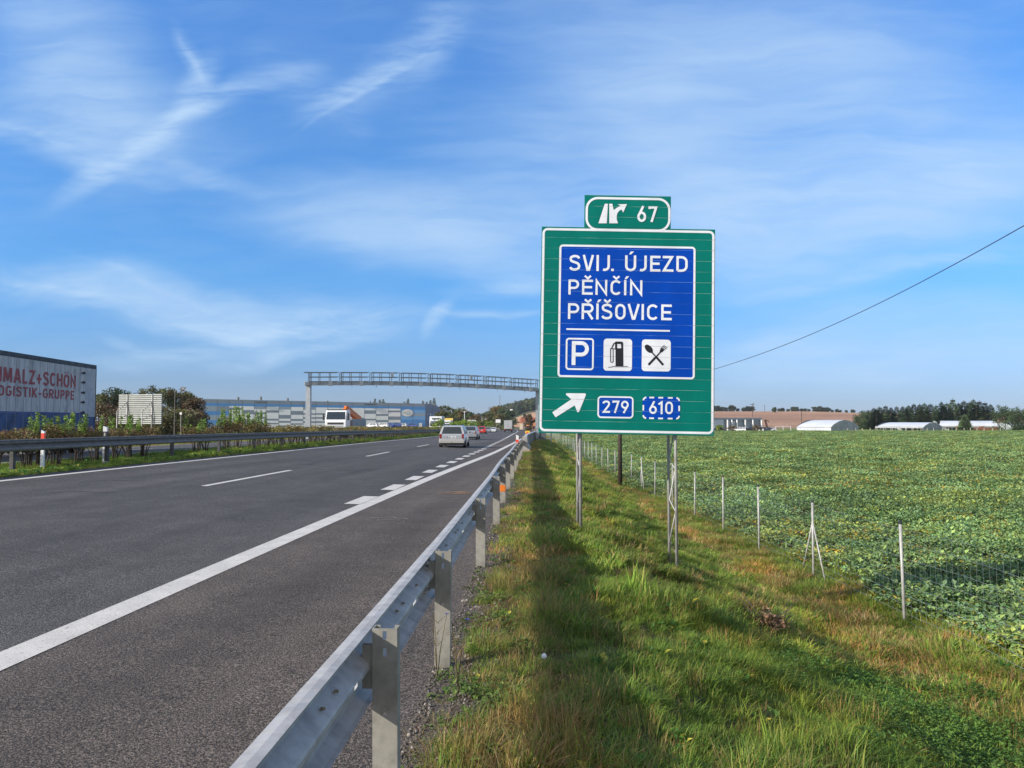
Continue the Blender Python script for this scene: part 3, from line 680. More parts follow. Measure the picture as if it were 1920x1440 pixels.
# beam sections overlap at the joints
post_y = [-.6, 3.21, 5.12, 8.6, 12.07, 15.3, 18.5, 21.7, 24.9, 28.1, 31.3, 34.5, 37.7, 40.9, 44.1]
js = [-3.0, 5.15, 9.2, 13.2, 17.2, 21.2, 25.2, 29.2, 33.2, 37.2, 41.2, 46.0]
for i in range(len(js)-1):
    mb = MB(); o = .0025*(i % 2)
    hs = [js[i]+k for k in (.62, 1.95, 3.28, 4.61, 5.95, 7.3) if js[i]+k < js[i+1]-.1]
    make_beam(mb, lambda y: rY(y)+o, railz, js[i]-(.16 if i else 0), js[i+1]+.16, 1, .4, hs)
    for h in hs:                       # splice and spacer bolts
        mb.cur = 1
        for q_ in (-.33, -.16, .30): mb.cyl((float(rY(h+q_))-.028+o, h+q_, railz(h)+.046), .0062, .016, 'x', 8)
        mb.cur = 0
    for e in (-.1, .0):
        for dz in (.1, .055, -.055, -.1): mb.cyl((float(rY(js[i]))-.05, js[i]+e, railz(js[i])+dz), .011, .05, 'x', 8)
    bo = mb.build('rail_beam', [galv, mat('rusty_bolt', (.36, .29, .20), .7, .3, (60, .5))], gr_, smooth=False)
mb = MB()                              # the channel post, local origin at rail height
def channel(mb, h_top, h_bot, w=.105, d=.055, th=.004):
    slots = [(-.045, -.01), (-.115, -.08), (-.36, -.335)]
    # web with slots (facing the traffic coming from the camera side)
    zs = [h_top, -.01+h_top, ]
    cuts = []
    z = h_top
    for (a, b_) in slots: cuts.append((h_top+b_, h_top+a))
    zprev = h_top
    for (lo, hi) in [(c[1], c[0]) for c in cuts]:
        hi_, lo_ = max(lo, hi), min(lo, hi)
        mb.box(0, w, -th, 0, hi_, zprev); mb.box(0, w/2-.008, -th, 0, lo_, hi_); mb.box(w/2+.008, w, -th, 0, lo_, hi_); zprev = lo_
    mb.box(0, w, -th, 0, h_bot, zprev)
    mb.box(0, th, 0, d, h_bot, h_top); mb.box(w-th, w, 0, d, h_bot, h_top)
    mb.box(th, .022, d-th, d, h_bot, h_top); mb.box(w-.022, w-th, d-th, d, h_bot, h_top)
channel(mb, .16, -.95)
mb.cyl((.052, -.008, -.17), .011, .012, 'y', 8)
mb.box(-.045, -.002, .005, .03, -.09, .09)
p_proto = None
for i, y in enumerate(post_y):
    if p_proto is None: o = mb.build('post', post_steel, gr_); p_proto = o
    else: o = p_proto.copy(); COL.objects.link(o); o.parent = gr_
    o.location = (float(rY(y))+.012, y, railz(y)-.0); o.rotation_euler = (0, rad(random.uniform(-.6, .6)), rad(random.uniform(-2, 2)))
    if abs(y-15.3) < .01: orange_post = o
# an orange survey band sprayed on one post
mb = MB(); mb.M = Matrix.Translation(orange_post.location); mb.box(-.001, .106, -.0065, -.0048, -.37, -.24); mb.box(-.003, -.001, -.0045, .055, -.37, -.24); mb.build('paint_band', orange, gr_)
# median guardrail (we look at its front)
mgr = empty('guardrail', (0, 0, 0)); tag(mgr, 'grey weathered guardrail along the planted median in front of the hedge', 'guardrail')
mfx = lambda y: float(cY(y))-14.15; mfz = lambda y: .35-float(gY(y))+.83-.155
mj = list(np.arange(0, 40, 4.3))+list(np.arange(43, 330, 12.9))
for i in range(len(mj)-1):
    mb = MB(); make_beam(mb, lambda y: mfx(y)+(i % 2)*.003, mfz, mj[i]-.15, mj[i+1]+.15, -1, 1.07)
    for dz in (.1, -.1): mb.cyl((mfx(mj[i])+.06, mj[i], mfz(mj[i])+dz), .014, .04, 'x', 6)
    mb.build('rail_beam', galv_d, mgr)
mb = MB(); mb.box(-.16, -.06, -.055, .055, -.62, .1); mb.box(-.06, -.0, -.03, .03, -.08, .08); mpo = None
for y in np.arange(2, 250, 4.3):
    if mpo is None: o = mb.build('post', mat('dark_post_steel', (.10, .095, .09), .7, .3, (6, .3)), mgr); mpo = o
    else: o = mpo.copy(); COL.objects.link(o); o.parent = mgr
    o.location = (mfx(y), y, mfz(y))
# concrete barrier with grey panels where the gantry stands
bar = empty('concrete_barrier', (0, 0, 0)); tag(bar, 'low concrete barrier end with light grey steel panels behind the guardrail end', 'barrier')
mb = MB(); ysb = np.arange(43.5, 49, .5)
def barsec(mb, y0, y1, prof, st):
    ys = list(np.arange(y0, y1, st))+[y1]; n = len(prof); v = []
    for y in ys:
        x = float(rY(y))+.16; z = -float(gY(y)); v += [(x+a, y, z+b) for a, b in prof]
    f = [(i*n+k, (i+1)*n+k, (i+1)*n+(k+1) % n, i*n+(k+1) % n) for i in range(len(ys)-1) for k in range(n)]
    f += [list(range(n)), list(range((len(ys)-1)*n, len(ys)*n))[::-1]]; mb.add(v, f)
barsec(mb, 43.4, 47.5, [(-.3, -.3), (-.3, .25), (-.17, .45), (-.12, .92), (.12, .92), (.17, .45), (.3, .25), (.3, -.3)], 1); mb.build('concrete_end', conc, bar)
mb = MB(); barsec(mb, 47.52, 112, [(-.09, .0), (-.09, .98), (.07, .98), (.07, -.6)], 2); mb.build('steel_panel', mat('light_grey_panel', (.50, .53, .56), .5, .2, (1.5, .2)), bar)
for y in np.arange(49, 111, 4.): mb = MB(); mb.box(float(rY(y))+.235, float(rY(y))+.28, y-.04, y+.04, -float(gY(y))-.7, -float(gY(y))+.94); mb.build('panel_stiffener', galv_d, bar)


# ------------------------------------------------------------------ delineators
def delineator(p, label, h=1.05, refl='red', lean=0, group=None, band=(.32, .09)):
    o = empty('delineator_post', p, rz=rad(4)); o.rotation_euler = (rad(lean), rad(lean*.5), rad(4))
    tag(o, label, 'marker post', group)
    mb = MB(); mb.prism([(-.06, 0), (.06, 0), (.06, h-.05), (-.06, h)], -.045, .045, 'y'); mb.build('body', white_paint, o)
    mb = MB()
    if refl == 'black':
        mb.box(-.062, .062, -.047, .047, h-.35, h-.17); mb.build('black_band', dark, o)
        mb = MB(); mb.box(-.022, .022, -.052, -.0475, h-.31, h-.21); mb.build('reflector', galv, o)
    else:
        mb.box(-.064, .064, -.05, .05, h-band[0], h-band[1]); mb.build('reflector', redref, o)
    return o
y = 33.0; p = at(970, 838, 34.5)
delineator((p.x, p.y, p.z-.45), 'white marker post with red reflector at the end of the roadside guardrail', 1.0, band=(.44, .22))
def behind_rail(px, u=-14.47):
    best = min(np.arange(15, 40, .02), key=lambda D_: abs((at(px, 812, D_).x-float(cY(at(px, 812, D_).y)))-u)); return at(px, 812, best)
p = behind_rail(198); o = delineator((p.x, p.y, tz(p.x, p.y)-.02), 'white marker post with black band standing behind the median guardrail', 1.24, 'black')
p = behind_rail(81); o = delineator((p.x, p.y, tz(p.x, p.y)), 'leaning marker post with worn red reflector among the median hedge stems', 1.12, 'red', -4); o.scale = (.72, .8, 1)

# ------------------------------------------------------------------ field fence
fn = empty('wire_fence', (0, 0, 0)); tag(fn, 'wire mesh fence on slim galvanised posts along the edge of the green field', 'fence')
fpx = [(1687,13.2),(1527,16.9),(1420,20.3),(1349,23.5),(1296,26.9),(1262,30.4),(1227,33.9),(1202,37.1),(1182,40.2),(1153,46.0)]
fposts = [(-1.2), 2.4, 6.0, 9.6]+[a[1] for a in fpx]
y = 46.0
while y < 175: y += 3.05; fposts.append(y)
FH = 1.58
def fz(y): return tz(float(fY(y)), y)
mb = MB(); mb.tube([(0, 0, -.3), (0, 0, FH)], .024, 10); mb.tube([(0, 0, FH), (0, 0, FH+.025)], .028, 10)
fp0 = None
for i, y in enumerate(fposts):
    x = float(fY(y))
    if fp0 is None: fp0 = mb.build('post', galv, fn, smooth=True); o = fp0
    else: o = fp0.copy(); COL.objects.link(o); o.parent = fn
    o.location = (x, y, fz(y)); o.rotation_euler = (rad(random.uniform(-1, 1)), rad(random.uniform(-1.2, 1.2)), random.random()*3)
    o.scale = (1, 1, random.uniform(.97, 1.03))
    if 0 < i < 16:
        mb = MB(); mb.cyl((0, 0, FH+.028), .031, .05, 'z', 10); mb.build('post_cap', dark, o)
smb = MB(); smb.tube([(0, 0, 1.05), (0, .42, -.1)], .017, 8)
for y in (16.9, 37.1, 76.5, 116.2):
    yy = min(fposts, key=lambda q_: abs(q_-y)); x = float(fY(yy))
    for s_ in (1, -1):
        mb = MB(); tx = float(fY(yy+s_*.55))-x; mb.tube([(0, s_*.02, 1.12), (tx, s_*.62, fz(yy+s_*.62)-fz(yy)-.05)], .016, 8)
        o = mb.build('strut', galv, fn, smooth=True, loc=(x, yy, fz(yy)))
wire = mat('fence_wire', (.50, .52, .52), .45, .7)
mb = MB()
def wirequad(mb, a, b, r, n=3): mb.tube([a, b], r, n, caps=False)
hs_ = [.04, .16, .30, .45, .62, .82, 1.05, 1.30, 1.52]
dense = [y_ for y_ in fposts if y_ < 80]
for i in range(len(dense)-1):
    ya, yb = dense[i], dense[i+1]; near = ya < 30
    for h in (hs_ if near else hs_[1::2]+[1.52]):
        sub = 2
        for k in range(sub):
            y0_, y1_ = ya+(yb-ya)*k/sub, ya+(yb-ya)*(k+1)/sub
            wirequad(mb, (float(fY(y0_)), y0_, fz(y0_)+h), (float(fY(y1_)), y1_, fz(y1_)+h), .0022 if near else .003)
    step = .15 if ya < 24 else .3
    for y_ in np.arange(ya+step/2, yb, step):
        z_ = fz(y_); wirequad(mb, (float(fY(y_)), y_, z_), (float(fY(y_)), y_, z_+1.52), .0018 if near else .0026)
mb.build('wire_mesh', wire, fn)

# ------------------------------------------------------------------ overhead cable and its poles
def pole(p, top, label, r=.09):
    mb = MB(); mb.tube([(0, 0, -.3), (0, 0, (top-p[2])*.5), (0, 0, top-p[2])], [r*1.15, r, r*.8], 12)
    o = empty('utility_pole', p); tag(o, label, 'pole'); mb.build('pole_shaft', wood, o, smooth=True)
    mb = MB(); mb.tube([(0, -.0, top-p[2]-.12), (.14, 0, top-p[2]-.08), (.14, 0, top-p[2]+.03)], .012, 6); mb.tube([(.14, 0, top-p[2]+.03), (.14, 0, top-p[2]+.12)], [.03, .02], 8); mb.build('insulator', white_paint, o); return o
pb = at(1163, 905, 39.5); pb.z = tz(pb.x, pb.y)
ptop = at(1163, 733, 39.5)
pole(pb, ptop.z, 'dark tarred wooden pole rising behind the green sign by the fence', .10)
mb = MB(); mb.tube([(0, 0, -.2), (0, 0, 1.75)], .06, 8); o = mb.build('wooden_stub', wood, None); o.location = (float(fY(66))-.35, 66., tz(float(fY(66)), 66.)); tag(o, 'short dark wooden post leaning beside the distant fence posts', 'post')
E1 = at(1163, 737, 39.5); E2 = at(2360, 150, 9.5)
mb = MB(); pts = []
P1 = at(1337, 693, 34.); P2 = at(1500, 635, 27.); P3 = at(1623, 580, 23.); P4 = at(1920, 425.5, 15.5)
# cable through its seen course, sagging slightly
ctrl = [E1, P1, P2, P3, P4, E2]
tt_ = np.linspace(0, 1, 60); prm = [0]; 
for i in range(1, 6): prm.append(prm[-1]+(ctrl[i]-ctrl[i-1]).length)
prm = np.array(prm)/prm[-1]
co = [np.polyfit(prm, [c_[k] for c_ in ctrl], 3, w=[1, 3, 3, 3, 3, 1]) for k in range(3)]
pts = [tuple(np.polyval(co[k], s_) for k in range(3)) for s_ in tt_]
mb.tube(pts, .011, 5); o = mb.build('overhead_cable', dark); tag(o, 'black overhead cable sloping down from the upper right behind the sign', 'cable')
e = pts[-1]; pole((e[0], e[1], tz(e[0], e[1])), e[2]+.02, 'tall wooden pole in the field carrying the near end of the cable', .12)

# ------------------------------------------------------------------ gantry over the motorway
gt = empty('sign_gantry', (0, 0, 0)); tag(gt, 'grey steel gantry with railed walkway spanning the motorway', 'gantry')
GL = at(579, 722.5, 89); GR = at(1008, 734, 99)
gsteel = mat('gantry_steel', (.40, .43, .45), .5, .45, (3, .2)); gdark = mat('gantry_rail_steel', (.17, .19, .21), .5, .4)
ax = (GR-GL); ax.z = 0; LG = ax.length; ax.normalize(); nrm = Vector((-ax.y, ax.x, 0))
def GP(s, n, z): return GL+ax*s+nrm*n+Vector((0, 0, z+(GR.z-GL.z)*s/LG+.32*math.sin(math.pi*min(max(s/LG, 0), 1))))
def gbox(mb, s0, s1, n0, n1, z0, z1): mb.hexa([GP(s0, n0, z0), GP(s1, n0, z0), GP(s1, n1, z0), GP(s0, n1, z0), GP(s0, n0, z1), GP(s1, n0, z1), GP(s1, n1, z1), GP(s0, n1, z1)])
NB = 24
mb = MB()
for i in range(NB): gbox(mb, LG*i/NB, LG*(i+1)/NB, -.5, .5, 0, .36)
gbox(mb, -.5, 0, -.5, .5, 0, .36); gbox(mb, LG, LG+.6, -.5, .5, 0, .36)
mb.build('beam', gsteel, gt)
mb = MB()
for i in range(NB):
    a_, b_ = LG*i/NB, LG*(i+1)/NB
    for n_ in (-.62, .62):
        gap = .25 if i % 3 == 2 else 0
        for z_ in (.42, .95, 1.48): gbox(mb, a_, b_-gap, n_-.035, n_+.035, z_-.035, z_+.035)
for n_ in (-.62, .62): gbox(mb, -.55, 0, n_-.035, n_+.035, 1.445, 1.515); gbox(mb, LG, LG+.6, n_-.035, n_+.035, 1.445, 1.515)
mb.build('railing', gdark, gt)
mb = MB()
for i in range(NB+1):
    for n_ in (-.62, .62):
        gbox(mb, LG*i/NB-.035, LG*i/NB+.035, n_-.03, n_+.03, .0, 1.44)
        if i % 3 == 0: gbox(mb, LG*i/NB+.2, LG*i/NB+.27, n_-.03, n_+.03, .0, 1.44)
mb.build('railing_upright', gdark, gt)
mb = MB()
for i in range(2, NB, 3): gbox(mb, LG*i/NB-.22, LG*i/NB+.22, -.72, -.52, -.12, .42)
for s_ in (.17, .27, .4, .63, .8, .93): gbox(mb, LG*s_-.03, LG*s_+.03, -.6, -.54, -.32, 0)
for s_ in (.335, .68): gbox(mb, LG*s_-.15, LG*s_+.15, -.75, -.66, .95, 1.5)
mb.build('detector_bracket', gsteel, gt)
for (P0, s_) in ((GL, 0), (GR, LG)):
    mb = MB(); zb = tz(P0.x, P0.y)-.3; c_ = GP(s_, 0, 0)
    mb.hexa([Vector((c_.x-.29, c_.y-.29, zb)), Vector((c_.x+.29, c_.y-.29, zb)), Vector((c_.x+.29, c_.y+.29, zb)), Vector((c_.x-.29, c_.y+.29, zb)), c_+Vector((-.25, -.25, 0)), c_+Vector((.25, -.25, 0)), c_+Vector((.25, .25, 0)), c_+Vector((-.25, .25, 0))])
    mb.build('column', gsteel, gt)
# control cabinet beside the gantry foot
p = at(1019, 822, 84); p.z = tz(p.x, p.y)
cb = empty('control_cabinet', p, rz=YAW); tag(cb, 'dark steel cabinet on a railed platform at the foot of the gantry', 'cabinet')
mb = MB(); mb.box(-.5, .25, -.3, .3, .55, 1.35, .02); mb.build('cabinet_box', mat('cabinet_grey', (.10, .11, .12), .6), cb)
mb = MB(); mb.box(-.9, .9, -.6, .6, .45, .54)
for x_ in (-.85, .85):
    for y_ in (-.55, .55): mb.box(x_-.03, x_+.03, y_-.03, y_+.03, -.8, 1.6)
mb.box(-.85, .85, -.58, -.52, 1.54, 1.6); mb.box(-.85, .85, .52, .58, 1.54, 1.6); mb.build('platform', gdark, cb)
#PART3
# ------------------------------------------------------------------ vegetation helpers
def jit(c, a=.25):
    k = random.uniform(1-a, 1+a); return tuple(max(0, x*k*random.uniform(.92, 1.08)) for x in c)
def blade(mb, x, y, h, w, bend, az, col, seg=3):
    dx, dy = math.cos(az), math.sin(az); px_, py_ = -dy*w/2, dx*w/2; v = []
    for i in range(seg):
        u = i/seg; k = bend*u*u; ww = 1-u*.55
        c = (x+dx*k*h, y+dy*k*h, h*u*(1-.25*bend*u)); v += [(c[0]-px_*ww, c[1]-py_*ww, c[2]), (c[0]+px_*ww, c[1]+py_*ww, c[2])]
    v.append((x+dx*bend*h, y+dy*bend*h, h*(1-.25*bend)))
    mb.col = col
    mb.add(v, [(2*i, 2*i+1, 2*i+3, 2*i+2) for i in range(seg-1)]+[(2*seg-2, 2*seg-1, 2*seg)])
GREENS = [(.17,.275,.035), (.23,.32,.045), (.115,.215,.035), (.31,.34,.07)]
DRY = [(.46,.31,.12), (.40,.23,.085), (.50,.38,.18), (.31,.22,.08)]
def tuft(name, n, h, R, w, cols, m, bend=(.15, .7)):
    mb = MB()
    for i in range(n):
        r = R*math.sqrt(random.random()); a = random.uniform(0, 6.283)
        blade(mb, r*math.cos(a), r*math.sin(a), h*random.uniform(.45, 1.15), w*random.uniform(.7, 1.3), random.uniform(*bend), a+random.uniform(-1.2, 1.2), jit(random.choice(cols)))
    o = mb.build(name, m); COL.objects.unlink(o); return o
def leaf(mb, c, az, tilt, L, Wd, col, fold=.25):
    dx, dy = math.cos(az), math.sin(az); ct, st_ = math.cos(tilt), math.sin(tilt)
    d = Vector((dx*ct, dy*ct, st_)); s_ = Vector((-dy, dx, 0)); up = s_.cross(d)*-1; c = Vector(c); mb.col = col
    mb.add([c, c+d*L*.45+s_*Wd/2+up*fold*Wd, c+d*L*.55, c+d*L*.45-s_*Wd/2+up*fold*Wd, c+d*L], [(0, 2, 1), (0, 3, 2), (2, 4, 1), (2, 3, 4)])
def plant(name, n, R, h, L, cols, m, yel=.08):
    mb = MB()
    for i in range(n):
        a = random.uniform(0, 6.283); r = R*math.sqrt(random.random()); z = h*(1-.5*(r/R)**2)*random.uniform(.45, 1)
        c = jit(random.choice(cols), .3) if random.random() > yel else jit(random.choice([(.55,.42,.07), (.48,.42,.08), (.52,.40,.08), (.45,.24,.08)]))
        l_ = L*random.uniform(.6, 1.25)
        leaf(mb, (r*math.cos(a), r*math.sin(a), z), a+random.uniform(-1.6, 1.6), random.uniform(-.7, .95), l_, l_*.72, c)
    o = mb.build(name, m); COL.objects.unlink(o); return o
def scatter(name, P, scl, idx, templates, tilt=.12, rotz=None):
    me = bpy.data.meshes.new(name); me.from_pydata([tuple(p) for p in P], [], []); n = len(P)
    a = me.attributes.new('rot', 'FLOAT_VECTOR', 'POINT'); r = np.zeros((n, 3)); r[:, 0] = RNG.normal(0, tilt, n); r[:, 1] = RNG.normal(0, tilt, n); r[:, 2] = RNG.uniform(0, 6.283, n) if rotz is None else rotz
    a.data.foreach_set('vector', r.reshape(-1).astype(np.float32))
    a = me.attributes.new('scl', 'FLOAT', 'POINT'); a.data.foreach_set('value', np.asarray(scl, np.float32))
    a = me.attributes.new('idx', 'INT', 'POINT'); a.data.foreach_set('value', np.asarray(idx, np.int32))
    o = bpy.data.objects.new(name, me); COL.objects.link(o)
    c = bpy.data.collections.new(name+'_sources')
    for i, tpl in enumerate(templates): c.objects.link(tpl)
    order = sorted([t_.name for t_ in templates]); mp = np.array([order.index(t_.name) for t_ in templates]); me.attributes['idx'].data.foreach_set('value', mp[np.asarray(idx, int)].astype(np.int32))
    g = bpy.data.node_groups.new(name, 'GeometryNodeTree'); g.interface.new_socket('Geometry', in_out='INPUT', socket_type='NodeSocketGeometry'); g.interface.new_socket('Geometry', in_out='OUTPUT', socket_type='NodeSocketGeometry')
    N = g.nodes; Lk = g.links; gi = N.new('NodeGroupInput'); go = N.new('NodeGroupOutput')
    ci = N.new('GeometryNodeCollectionInfo'); ci.inputs['Collection'].default_value = c; ci.inputs['Separate Children'].default_value = True; ci.inputs['Reset Children'].default_value = True
    ip = N.new('GeometryNodeInstanceOnPoints'); ip.inputs['Pick Instance'].default_value = True
    def na(nm, ty):
        q_ = N.new('GeometryNodeInputNamedAttribute'); q_.data_type = ty; q_.inputs[0].default_value = nm; return q_.outputs[0]
    er = N.new('FunctionNodeEulerToRotation'); Lk.new(na('rot', 'FLOAT_VECTOR'), er.inputs[0])
    Lk.new(gi.outputs[0], ip.inputs['Points']); Lk.new(ci.outputs[0], ip.inputs['Instance']); Lk.new(er.outputs[0], ip.inputs['Rotation'])
    Lk.new(na('scl', 'FLOAT'), ip.inputs['Scale']); Lk.new(na('idx', 'INT'), ip.inputs['Instance Index']); Lk.new(ip.outputs[0], go.inputs[0])
    md = o.modifiers.new('scatter', 'NODES'); md.node_group = g
    return o
grassm = leafmat('grass_blades', var=.28, trans=.42, patch=(.8, .48, .68, (1, .5, 1), (1.35, 1.05, .9)))
cropm = leafmat('crop_leaves', var=.16, trans=.22, patch=(.30, .5, .66, (.55, 1.6, 1), (1.45, 1.15, .8)), rough=.5)
treem = leafmat('tree_leaves', var=.0, trans=.2, rough=.6)

# ------------------------------------------------------------------ grass on the bank
tg = [tuft('grass_tuft', 52, .125, .12, .0062, GREENS, grassm), tuft('grass_tuft', 56, .085, .14, .0058, GREENS, grassm), tuft('grass_tuft', 44, .16, .10, .0075, GREENS[:3], grassm, (.5, 1.5)),
      tuft('grass_tuft', 34, .17, .12, .0045, DRY+[GREENS[3]], grassm, (.3, 1.2)), tuft('grass_tuft', 40, .10, .15, .0045, DRY+[(.22,.12,.06)], grassm, (.5, 1.8)),
      tuft('grass_tuft', 24, .32, .07, .009, GREENS[1:]+[GREENS[1]], grassm, (.15, .6)), tuft('grass_tuft', 26, .26, .10, .0045, [GREENS[3], DRY[0], DRY[3]], grassm, (.1, .5)),
      plant('grass_tuft', 22, .14, .07, .075, [(.07,.17,.03), (.09,.20,.04)], grassm, .06),
      tuft('grass_tuft', 150, .12, .27, .011, GREENS, grassm, (.4, 1.5)), tuft('grass_tuft', 150, .095, .28, .010, GREENS, grassm, (.4, 1.7)), tuft('grass_tuft', 140, .11, .26, .009, GREENS[:2]+[DRY[0], DRY[1]], grassm, (.4, 1.6)), tuft('grass_tuft', 130, .12, .26, .009, DRY+[GREENS[3]], grassm, (.3, 1.3)),
      plant('grass_tuft', 60, .11, .13, .028, [(.09,.18,.035), (.12,.22,.04), (.07,.14,.03)], grassm, .02)]
def cell(n): return RNG.uniform(0, 1, n)
P, sc, ix = [], [], []
def field_noise(x, y, s, k=0): return float(nz(x, y, s, k))
for (ya, yb, dens, kscale) in ((1.6, 5, 330, .78), (5, 9, 230, .88), (9, 16, 42, 1.0), (16, 30, 24, 1.15), (30, 55, 13, 1.35), (55, 110, 6.5, 1.8), (110, 230, 1.8, 2.4)):
    w = 9.5; n = int((yb-ya)*w*dens); ys = RNG.uniform(ya, yb, n); vs = RNG.uniform(.12, w, n); rs = rY(ys); fs_ = fY(ys)
    xs = rs+vs; vf = fs_-rs; zs = terr(xs, ys)
    nn = nz(xs, ys, 1.3, 5); nn2 = nz(xs, ys, .6, 9); nn3 = nz(xs, ys, 3.5, 1); q = vs/vf
    for i in range(n):
        v_, t_ = vs[i], q[i]
        if t_ > 1.10: continue
        if xs[i] > .64*ys[i]+1.6: continue
        if v_ < .5 and random.random() > max(.04, (v_-.12)/.34+.45*nn3[i]): continue
        if nn3[i] < -.45 and random.random() < .6: continue       # thin spots showing soil
        # dry streak in the ditch beside the fence, and on the shoulder edge
        pd = .08+.62*math.exp(-((t_-.84)/.10)**2)+.45*math.exp(-((v_-.55)/.38)**2)+.45*max(0, nn2[i]-.2)+.25*max(0, nn[i]-.5)
        if t_ > .3 and t_ < .62: pd *= .55
        if ya >= 9:
            k = random.choice([10, 11, 11]) if random.random() < pd else random.choice([8, 8, 9, 9, 8, 10])
            if ya < 16 and random.random() < .08: k = random.choice([5, 6, 7])
        elif random.random() < pd: k = random.choice([3, 3, 4, 4, 6])
        else:
            k = random.choice([0, 0, 1, 1, 2, 2])
            if nn[i] > .5 and random.random() < .16: k = random.choice([5, 5, 6])
            if nn3[i] > .55 and random.random() < .15: k = 7
        P.append((xs[i], ys[i], zs[i]-.015)); sc.append(kscale*random.uniform(.6, 1.2)*(.95+.4*nn[i])*(1.1 if t_ > .7 else 1)*(.72 if v_ < .6 else 1)); ix.append(k)
for i in range(1500):      # leafy weeds low on the bank near the fence
    y_ = random.gauss(7.2, 1.3); x_ = 3.9+random.gauss(0, .6); P.append((x_, y_, tz(x_, y_)+.02)); sc.append(random.uniform(.9, 1.6)); ix.append(12 if random.random() < .7 else 1)
go_ = scatter('roadside_grass', P, sc, ix, tg); tag(go_, 'uneven green and straw coloured grass on the roadside bank', 'grass', kind='stuff')
# median and far verges
P, sc, ix = [], [], []
for (ya, yb, dens, ks) in ((11, 30, 34, 1.15), (30, 60, 14, 1.7), (60, 150, 4, 2.4)):
    n = int((yb-ya)*3.9*dens); ys = RNG.uniform(ya, yb, n); us = RNG.uniform(-16.8, -13.2, n); xs = us+cY(ys); zs = terr(xs, ys)
    for i in range(n): P.append((xs[i], ys[i], zs[i]-.01)); sc.append(ks*random.uniform(.6, 1.1)); ix.append(random.choice([0, 1, 1, 0, 2, 4 if us[i] > -13.6 else 1, 7]))
    n = int((yb-ya)*7*dens*.35); ys = RNG.uniform(ya, yb, n); us = RNG.uniform(-36, -28.8, n); xs = us+cY(ys); zs = terr(xs, ys)
    for i in range(n): P.append((xs[i], ys[i], zs[i]-.01)); sc.append(ks*1.4*random.uniform(.6, 1.1)); ix.append(random.choice([0, 1, 3, 4, 4, 1]))
tg2 = [o_.copy() for o_ in tg]
go_ = scatter('median_grass', P, sc, ix, tg2); tag(go_, 'green grass on the median strip and the far verge', 'grass', kind='stuff')
# gravel strip under the guardrail
mb = MB(); bm = bmesh.new(); bmesh.ops.create_icosphere(bm, subdivisions=1, radius=.011)
for v_ in bm.verts: v_.co *= random.uniform(.7, 1.25); v_.co.z *= .7
mb.bm(bm); st1 = mb.build('pebble', mat('dark_gravel', (.12, .105, .09), .9, 0, (90, .5))); COL.objects.unlink(st1)
mb = MB(); bm = bmesh.new(); bmesh.ops.create_icosphere(bm, subdivisions=1, radius=.012)
for v_ in bm.verts: v_.co *= random.uniform(.65, 1.3); v_.co.z *= .6
mb.bm(bm); st2 = mb.build('pebble', mat('pale_gravel', (.33, .29, .25), .9, 0, (90, .4))); COL.objects.unlink(st2)
P, sc, ix = [], [], []
for (ya, yb, dens) in ((1.2, 6, 950), (6, 14, 420), (14, 35, 90)):
    n = int((yb-ya)*.75*dens); ys = RNG.uniform(ya, yb, n); vs = .0+.42*RNG.beta(1.2, 1.5, n); xs = rY(ys)+vs; zs = np.maximum(terr(xs, ys), np.where(vs < .1, roadz(xs-cY(ys), gY(ys)), -9))
    for i in range(n): P.append((xs[i], ys[i], zs[i]+.002)); sc.append(random.uniform(.35, 1.25)*(1 if ya < 6 else 1.4)); ix.append(0 if random.random() < .85 else 1)
go_ = scatter('gravel', P, sc, ix, [st1, st2], 1.0); tag(go_, 'dark gravel and grit along the foot of the guardrail posts', 'gravel', kind='stuff')
# dead stalks, moss and small weeds in the gravel
tw = [plant('verge_weed', 16, .09, .05, .05, [(.12,.20,.05), (.16,.24,.06)], grassm, .04), tuft('verge_weed', 16, .12, .09, .003, DRY+[(.20,.08,.05)], grassm, (.6, 2.)), tuft('verge_weed', 12, .09, .05, .004, GREENS, grassm)]
P, sc, ix = [], [], []
for (ya, yb, dens, ks) in ((1.3, 7, 110, .8), (7, 20, 40, 1.1), (20, 45, 12, 1.7)):
    n = int((yb-ya)*.75*dens); ys = RNG.uniform(ya, yb, n); vs = RNG.uniform(.05, .6, n); xs = rY(ys)+vs; zs = terr(xs, ys); nn3 = nz(xs, ys, 2.2, 3)
    for i in range(n):
        if nn3[i] < .0 and random.random() < .7: continue
        P.append((xs[i], ys[i], zs[i])); sc.append(ks*random.uniform(.5, 1.2)); ix.append(random.choice([0, 1, 1, 1, 2, 0]))
go_ = scatter('verge_weeds', P, sc, ix, tw); tag(go_, 'small weeds and dry stalks growing in the gravel by the posts', 'weeds', kind='stuff')

